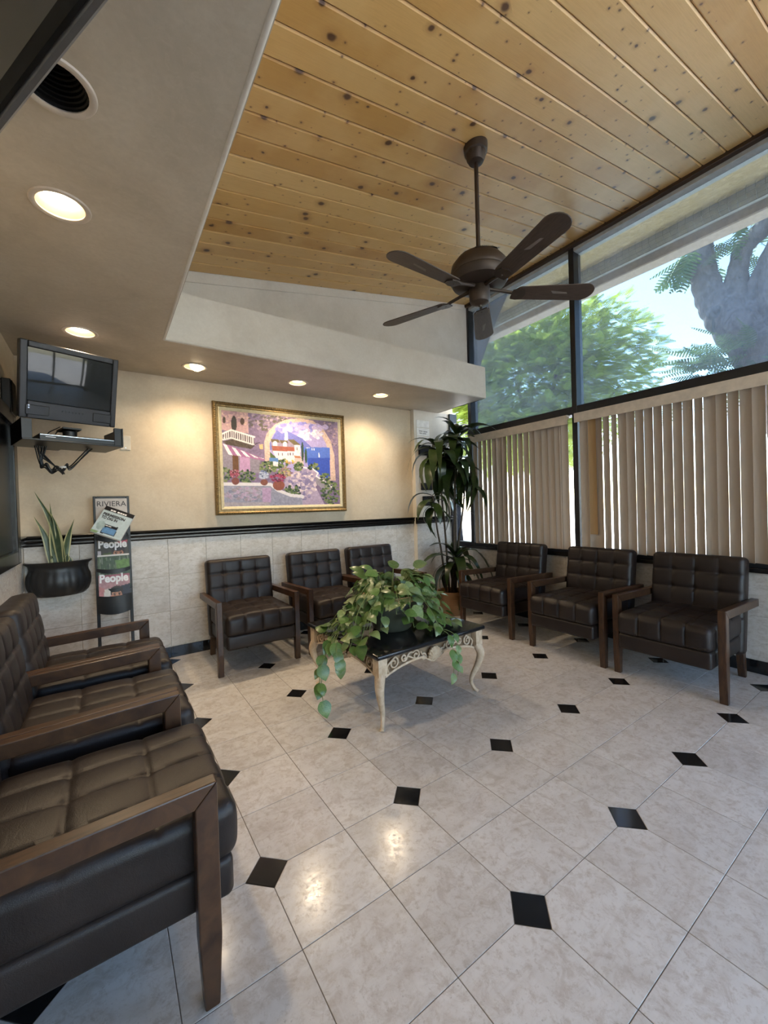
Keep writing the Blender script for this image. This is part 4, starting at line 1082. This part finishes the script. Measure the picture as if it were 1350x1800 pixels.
for (x, y_, rx, ry, col, fl) in ((240, 835, 36, 36, (126, 74, 66), [(150, 70, 90), (196, 140, 150), (104, 56, 62)]), (510, 850, 34, 30, (130, 80, 68), [(120, 130, 170), (176, 184, 206), (84, 96, 130)]), (648, 880, 56, 50, (138, 80, 66), [(138, 50, 84), (168, 70, 104), (96, 44, 60)])):
    c.ell(x, y_, rx, ry, col); c.dabs(x-6, y_-72, rx*1.25, 38, fl, 50, 10)
iw, ih = PW-.15, PH-.15
cm = obj_from('canvas', c.mesh('canvas', iw, ih, 'paint'), pic, (0, -.022, 0))
MB().box(-iw/2-.03, iw/2+.03, -.016, 0, -ih/2-.03, ih/2+.03).build('backing_board', 'cream_in', pic)
def frame_ring(name, prof, mat):   # prof: (inset from outer edge, depth) closed section, mitred
    b = MB(); n = len(prof)
    for k in range(4):
        v = []
        for e in (0, 1):
            for ins, dp in prof:
                w, h = PW/2-ins, PH/2-ins; cs = [(-w, -h), (w, -h), (w, h), (-w, h)]; x, z = cs[(k+e) % 4]; v.append((x, -dp, z))
        b.add(v, [(i, (i+1) % n, n+(i+1) % n, n+i) for i in range(n)])
    return b.build(name, mat, pic, smooth=True, angle=25)
frame_ring('frame', [(0, 0), (0, .030), (.008, .042), (.020, .046), (.028, .040), (.030, .034), (.042, .034), (.048, .026), (.048, 0)], 'gold')
frame_ring('frame_liner', [(.047, .004), (.047, .030), (.053, .033), (.072, .026), (.077, .022), (.077, .004)], 'gold_pale')
bd = MB()
for k in range(4):
    w, h = PW/2-.014, PH/2-.014; cs = [(-w, -h), (w, -h), (w, h), (-w, h)]; (xa, za), (xb_, zb) = cs[k], cs[(k+1) % 4]
    n = int(math.hypot(xb_-xa, zb-za)/.020)
    for i in range(n):
        t_ = (i+.5)/n; px_, pz_ = xa+(xb_-xa)*t_, za+(zb-za)*t_; r = .0075
        bd.add([(px_-r, -.045, pz_), (px_+r, -.045, pz_), (px_, -.045, pz_-r), (px_, -.045, pz_+r), (px_, -.052, pz_)], [(0, 2, 4), (2, 1, 4), (1, 3, 4), (3, 0, 4)])
bd.build('frame_beading', 'gold', pic)['kind'] = 'stuff'

# ------------------------------------------------------------------ magazine rack
rk = thing('magazine_rack', 'tall narrow black magazine rack against the back wall', 'rack', (.045, 3.80, 0))
lean = R(-4)
def ry(z): return .02+.04*(z-.5)      # the rack leans back with height
for s_ in (-1, 1):
    MB().add(*(lambda x0, x1: ([(x0, ry(0)-.014, 0), (x1, ry(0)-.014, 0), (x1, ry(0)+.014, 0), (x0, ry(0)+.014, 0), (x0, ry(1.39)-.014, 1.39), (x1, ry(1.39)-.014, 1.39), (x1, ry(1.39)+.014, 1.39), (x0, ry(1.39)+.014, 1.39)],
        [(0, 3, 2, 1), (4, 5, 6, 7), (0, 1, 5, 4), (1, 2, 6, 5), (2, 3, 7, 6), (3, 0, 4, 7)]))(s_*.108-.011, s_*.108+.011)).build('post', 'black_plastic', rk, bevel=.003)
MB().box(-.097, .097, ry(1.375)-.012, ry(1.375)+.012, 1.365, 1.39).build('top_bar', 'black_plastic', rk, bevel=.003)
def curved(w, z0, z1, yb0, bow, sag=0., th=.004):
    N = 12; v = []
    for sgn in (0, th):
        for z, lo in ((z0, 1), (z1, 0)):
            for i in range(N+1):
                u = -1+2*i/N; v.append((u*w/2, yb0+sgn-bow*(1-u*u), z-(sag*(1-u*u) if lo else sag*.6*(1-u*u))))
    r = N+1; f = []
    for i in range(N):
        f += [(i, i+1, r+i+1, r+i), (2*r+i+1, 2*r+i, 3*r+i, 3*r+i+1), (i+1, i, 2*r+i, 2*r+i+1), (r+i, r+i+1, 3*r+i+1, 3*r+i)]
    f += [(0, r, 3*r, 2*r), (N, 2*r+N, 3*r+N, r+N)]
    return MB().add(v, f)
curved(.205, .52, 1.385, .045, .0, 0).build('back_panel', 'black_plastic', rk)
for z, hh, yo in ((.505, .130, -.068), (.665, .025, -.03), (.812, .025, -.03), (1.055, .03, -.04)): curved(.216, z, z+hh, yo, .022, .02).build('pocket', 'black_plastic', rk, smooth=True)
def magazine(name, label, cv, w, h, loc, tilt, roll=0, yaw=0, th=.006):
    t = thing(name, label, 'magazine', (0, 0, 0), 0, 'magazines in the rack')
    t.matrix_world = Matrix.Translation(loc) @ Matrix.Rotation(R(yaw), 4, 'Z') @ Matrix.Rotation(R(tilt), 4, 'X') @ Matrix.Rotation(R(roll), 4, 'Y')
    obj_from('cover', cv.mesh('cover', w, h, 'print'), t, (0, -th/2-.0004, 0))
    MB().box(-w/2+.001, w/2-.001, -th/2, th/2, -h/2+.001, h/2-.001).build('pages', 'paper', t); return t
U = [(0, 0), (1, 0), (1, 1), (0, 1)]
c = Cv(36, 48, U); c.poly([(-1, -1), (2, -1), (2, 2), (-1, 2)], (188, 182, 178), .04).poly([(-1, .72), (2, .66), (2, 2), (-1, 2)], (40, 36, 36), .1).poly([(0, .25), (.6, .28), (.4, .7), (0, .7)], (172, 166, 162), .04)
mg = magazine('fashion_magazine', 'grey magazine with a large serif title in the top rack pocket', c, .205, .272, (.045, 3.822, 1.236), -5)
text('title', 'RIVIERA', .058, 'ink', mg, (0, -.0042, .075), .19)
c = Cv(40, 44, U); c.poly([(-1, -1), (2, -1), (2, 2), (-1, 2)], (176, 192, 198), .05).poly([(0, 0), (1, 0), (1, .17), (0, .17)], (30, 30, 34), .05).poly([(.28, .62), (.72, .60), (.76, .92), (.30, .95)], (28, 32, 40), .1).poly([(.30, .72), (.72, .70), (.72, .90), (.32, .92)], (92, 134, 176), .15).ell(.2, .7, .12, .16, (150, 168, 170)).poly([(0, .9), (.25, .92), (.2, 1), (0, 1)], (124, 150, 110))
mg = magazine('food_magazine', 'pale blue magazine sticking out crooked from the rack', c, .205, .235, (.050, 3.712, 1.180), -28, 27, 0, .010)
for x0, x1 in ((-.06, -.045), (-.042, -.024), (-.012, .004), (.007, .022), (.025, .036), (.039, .052)): MB().box(x0, x1, -.0058, -.0050, .088, .100).build('print_stroke', 'print_white', mg)
text('headline', 'PERMISSION', .030, 'ink', mg, (-.015, -.0062, .040), .15, bold=.0014)
text('headline', 'TO DIG IN', .030, 'ink', mg, (-.035, -.0062, .012), .11, bold=.0014)
for x0, x1 in ((-.035, -.018), (-.015, .004)): MB().box(x0, x1, -.0058, -.0050, -.040, -.034).build('print_stroke', 'print_white', mg)
MB().box(-.1025, .1025, .008, .018, -.117, .119).build('pages', 'paper', mg)
def celeb(bg, hair, skin, hx, hy, extra):
    c = Cv(44, 56, U); c.poly([(-1, -1), (2, -1), (2, 2), (-1, 2)], bg, .12)
    for e in extra: c.poly(e[0], e[1], .12)
    c.ell(hx, hy-.10, .20, .17, hair, .12).ell(hx, hy+.03, .165, .20, skin, .06).ell(hx, hy-.17, .19, .09, hair, .12)
    c.ell(hx-.07, hy-.01, .032, .014, (70, 48, 40)).ell(hx+.07, hy-.01, .032, .014, (70, 48, 40)).line([(hx-.11, hy-.045), (hx-.03, hy-.05)], .022, hair).line([(hx+.03, hy-.05), (hx+.11, hy-.045)], .022, hair)
    c.ell(hx, hy+.06, .025, .04, tuple(int(v*.88) for v in skin)).line([(hx-.06, hy+.125), (hx+.06, hy+.125)], .022, (150, 84, 76)); return c
c = celeb((62, 56, 44), (44, 28, 20), (176, 120, 90), .66, .42, [([(0, 0), (1, 0), (1, .07), (0, .07)], (96, 74, 40)), ([(.55, 0), (.95, 0), (.95, .1), (.6, .12)], (176, 84, 100)), ([(0, .3), (.12, .3), (.1, .6), (0, .6)], (176, 170, 176)), ([(.18, .38), (.42, .36), (.46, .58), (.2, .6)], (70, 80, 30))])
mg = magazine('celebrity_magazine', 'glossy magazine with white title and dark-haired portrait, third pocket from the bottom', c, .20, .265, (.045, 3.794, .915), -7)
text('title', 'People', .085, 'print_white', mg, (-.003, -.0042, .075), .185, ext=.0006, bold=.0035)
c = Cv(44, 56, U); c.poly([(-1, -1), (2, -1), (2, 2), (-1, 2)], (70, 86, 62), .15)
for k in range(40): x = .02+.024*k; c.line([(x+.05*math.sin(k), .08), (x-.04, .75)], .010, [(112, 124, 96), (52, 62, 50), (130, 136, 120), (60, 80, 44)][k % 4])
c.poly([(0, 0), (1, 0), (1, .05), (0, .06)], (214, 210, 204), .04).poly([(.55, .18), (1, .16), (1, .5), (.6, .5)], (96, 128, 66), .2).ell(.32, .72, .15, .13, (176, 180, 176)).ell(.32, .72, .10, .085, (96, 108, 104))
mg = magazine('garden_magazine', 'dark green grassy magazine between the two portrait magazines', c, .205, .265, (.045, 3.774, .805), -7)
c = celeb((168, 128, 134), (48, 34, 28), (192, 138, 110), .56, .60, [([(0, 0), (1, 0), (1, .08), (0, .08)], (150, 84, 98)), ([(.7, .35), (1, .3), (1, 1), (.7, 1)], (44, 40, 52)), ([(0, .3), (.2, .4), (.25, .9), (0, .9)], (176, 118, 120)), ([(.18, .42), (.4, .38), (.3, .85), (.12, .85)], (200, 196, 190))])
mg = magazine('celebrity_magazine', 'glossy pinkish magazine with white title in the bottom rack pocket', c, .20, .265, (.045, 3.752, .652), -7)
text('title', 'People', .085, 'print_white', mg, (-.003, -.0042, .078), .185, ext=.0006, bold=.0035)

# ------------------------------------------------------------------ notices on the pier behind the dracaena
NP = 3.875
for k, (x, z, w, h, lab) in enumerate(((3.285, 2.255, .20, .085, 'white paper notice at the top of the pier'), (3.285, 2.155, .205, .095, 'white printed notice with two text lines on the pier'), (3.285, 2.06, .20, .075, 'white paper notice behind the upper dracaena leaves'))):
    t = thing('paper_notice', lab, 'notice', (x, NP, z), 0, 'notices on the pier')
    MB().box(-w/2, w/2, -.005, 0, -h/2, h/2).build('sheet', 'paper', t)
    if k == 1:
        for x0, x1, zz in ((-.065, -.010, .010), (.004, .070, .006), (-.060, -.018, -.014), (-.008, .050, -.017)): MB().box(x0, x1, -.0056, -.005, zz-.004, zz+.003).build('text_line', 'ink', t)
for (x, z, w, h, lab) in ((3.30, 1.93, .20, .13, 'dark framed plaque behind the thickest dracaena leaves'), (3.32, 1.48, .19, .09, 'dark framed plaque below the upper dracaena leaves'), (3.34, 1.30, .19, .12, 'black framed plaque just above the chair rail by the plant')):
    t = thing('wall_plaque', lab, 'plaque', (x, NP, z), 0, 'plaques on the pier')
    MB().box(-w/2, w/2, -.014, 0, -h/2, h/2).build('plaque_frame', 'black_trim', t, bevel=.003); MB().box(-w/2+.012, w/2-.012, -.0155, -.013, -h/2+.012, h/2-.012).build('plaque_face', 'dark_glass', t)

# ------------------------------------------------------------------ outside
struct(MB().box(XW+.15, 60, -40, 60, -.30, -.15).build('ground', 'asphalt'))
struct(MB().box(-60, XW+.15, -60, YF-.2, -.30, -.15).build('ground_front', 'asphalt'))
nt = thing('bird_netting', 'white wire bird netting rolled along the outdoor eave', 'netting', (4.46, 1.5, 3.70))
nb = MB(); r = .075; cxn, czn = 4.470, 3.735
for k in range(6):
    a = R(100+k*32); nb.tube([(cxn+r*math.cos(a), -1.0, czn+r*math.sin(a)), (cxn+r*math.cos(a), 5.4, czn+r*math.sin(a))], .002, 4, False)
for k in range(106):
    yy = -1+.06*k; nb.tube([(cxn+r*math.cos(R(90+22*i)), yy+.002*(i % 2), czn+r*math.sin(R(90+22*i))) for i in range(9)], .0018, 4, False)
nb.build('wire_mesh', 'wire', nt, world=True)['kind'] = 'stuff'

def frond(rng, L):      # a feathery compound leaf along +y
    v = []; f = []; n = 12
    for i in range(n):
        t_ = (i+1)/n; yv = L*t_; ln = L*.30*math.sin(PI*(.12+.80*t_))
        for s_ in (-1, 1):
            for q in range(1):
                x0 = 0; x1 = s_*ln; w = L*.045; dz0, dz1 = -.10*abs(x0), -.22*abs(x1); zz = -.10*L*t_*t_
                o_ = len(v); v += [(x0, yv-w*.6+abs(x0)*.35, zz+dz0), (x1, yv-w*.3+abs(x1)*.35, zz+dz1), (x1, yv+w*.5+abs(x1)*.35, zz+dz1), (x0, yv+w*.8+abs(x0)*.35, zz+dz0)]; f.append((o_, o_+1, o_+2, o_+3))
    o_ = len(v); v += [(-.006, 0, 0), (.006, 0, 0), (.004, L, -.10*L), (-.004, L, -.10*L)]; f.append((o_, o_+1, o_+2, o_+3))
    return np.array(v), f
def foliage(items, name, mat, parent, seed):
    rng = np.random.default_rng(seed); V = []; F = []; o_ = 0
    protos = [frond(rng, 1.0)]
    for p, d, L in items:
        pv, pf = protos[0]; m = np.array(orient(Vector(p), Vector(d), Vector((rng.uniform(-.4, .4), rng.uniform(-.4, .4), 1)), L))
        q = pv @ m[:3, :3].T+m[:3, 3]; V.append(q); F += [tuple(i+o_ for i in t_) for t_ in pf]; o_ += len(pv)
    me = bpy.data.meshes.new(name); off = np.array(parent.location); me.from_pydata((np.concatenate(V)-off).tolist(), [], F); me.materials.append(M[mat])
    ob = obj_from(name, me, parent); ob['kind'] = 'stuff'; return ob
rt = np.random.default_rng(11)
# full green tree
t1 = thing('feathery_tree', 'full feathery green tree seen through the upper windows left of the sky gap', 'tree', (11.3, 7.6, -.15))
tr = MB(); tr.tube(spline([(11.3, 7.6, -.15), (11.2, 7.5, 1.6), (11.0, 7.5, 3.0), (11.2, 7.3, 4.6)], 5), [.24-.01*i for i in range(16)], 10)
for (a, b_, h) in ((-1.0, 1.4, 4.6), (.8, -2.0, 4.4), (-.6, -1.2, 5.6), (.9, 1.5, 5.4), (-1.2, .1, 4.0)): tr.tube(spline([(11.0, 7.5, 2.6), (11.0+a*.5, 7.5+b_*.5, h*.75), (11.0+a, 7.5+b_, h)], 5), [.10-.007*i for i in range(11)], 8)
tr.build('trunk', 'bark', t1, smooth=True, world=True)
items = []
for k in range(9500):
    d = rt.normal(size=3); d /= np.linalg.norm(d); rr = rt.uniform(.40, 1.02)
    p = np.array([10.9, 7.9, 4.75])+d*rr*np.array([2.0, 3.6, 2.6])
    if p[2] < 2.3: continue
    dd = d*np.array([1, 1, .5])+rt.normal(size=3)*.35; dd[2] -= .15; items.append((p, dd, rt.uniform(.24, .44)))
foliage(items, 'foliage', 'foliage', t1, 1)
# thick forked trunk close to the window
t2 = thing('forked_tree', 'thick forked grey tree trunk outside the right upper window', 'tree', (7.0, .75, -.15))
tr = MB()
def limb(pts, rads):
    P = spline(pts, 6); n = len(P); m = len(rads)-1; rr = []
    for i in range(n):
        f_ = i/(n-1)*m; j = min(int(f_), m-1); rr.append((rads[j]+(rads[j+1]-rads[j])*(f_-j))*(1+.05*math.sin(i*1.7)))
    tr.tube(P, rr, 14)
limb([(7.0, .75, -.15), (7.0, .95, 1.2), (7.0, 1.22, 2.45), (7.0, 1.45, 3.0), (7.0, 1.79, 3.57), (7.0, 1.97, 3.87), (7.0, 2.07, 4.1), (7.0, 2.13, 4.43), (7.0, 2.15, 4.70), (7.0, 2.25, 5.5)], [.50, .42, .38, .34, .28, .22, .175, .155, .15, .14])
limb([(7.0, 1.78, 3.70), (7.02, 1.78, 4.02), (7.05, 1.755, 4.30), (7.05, 1.69, 4.52), (7.1, 1.53, 4.68), (7.1, 1.25, 5.0)], [.22, .14, .11, .11, .11, .10])
limb([(7.0, 1.64, 3.62), (7.02, 1.62, 3.86), (7.05, 1.54, 4.10), (7.1, 1.42, 4.40), (7.1, 1.2, 4.8)], [.20, .11, .085, .085, .08])
limb([(7.0, 1.38, 3.0), (6.98, 1.37, 3.45), (6.98, 1.375, 3.75), (7.0, 1.34, 4.1), (7.0, 1.2, 4.8)], [.30, .22, .195, .18, .15])
tr.build('trunk', 'bark', t2, smooth=True, world=True)
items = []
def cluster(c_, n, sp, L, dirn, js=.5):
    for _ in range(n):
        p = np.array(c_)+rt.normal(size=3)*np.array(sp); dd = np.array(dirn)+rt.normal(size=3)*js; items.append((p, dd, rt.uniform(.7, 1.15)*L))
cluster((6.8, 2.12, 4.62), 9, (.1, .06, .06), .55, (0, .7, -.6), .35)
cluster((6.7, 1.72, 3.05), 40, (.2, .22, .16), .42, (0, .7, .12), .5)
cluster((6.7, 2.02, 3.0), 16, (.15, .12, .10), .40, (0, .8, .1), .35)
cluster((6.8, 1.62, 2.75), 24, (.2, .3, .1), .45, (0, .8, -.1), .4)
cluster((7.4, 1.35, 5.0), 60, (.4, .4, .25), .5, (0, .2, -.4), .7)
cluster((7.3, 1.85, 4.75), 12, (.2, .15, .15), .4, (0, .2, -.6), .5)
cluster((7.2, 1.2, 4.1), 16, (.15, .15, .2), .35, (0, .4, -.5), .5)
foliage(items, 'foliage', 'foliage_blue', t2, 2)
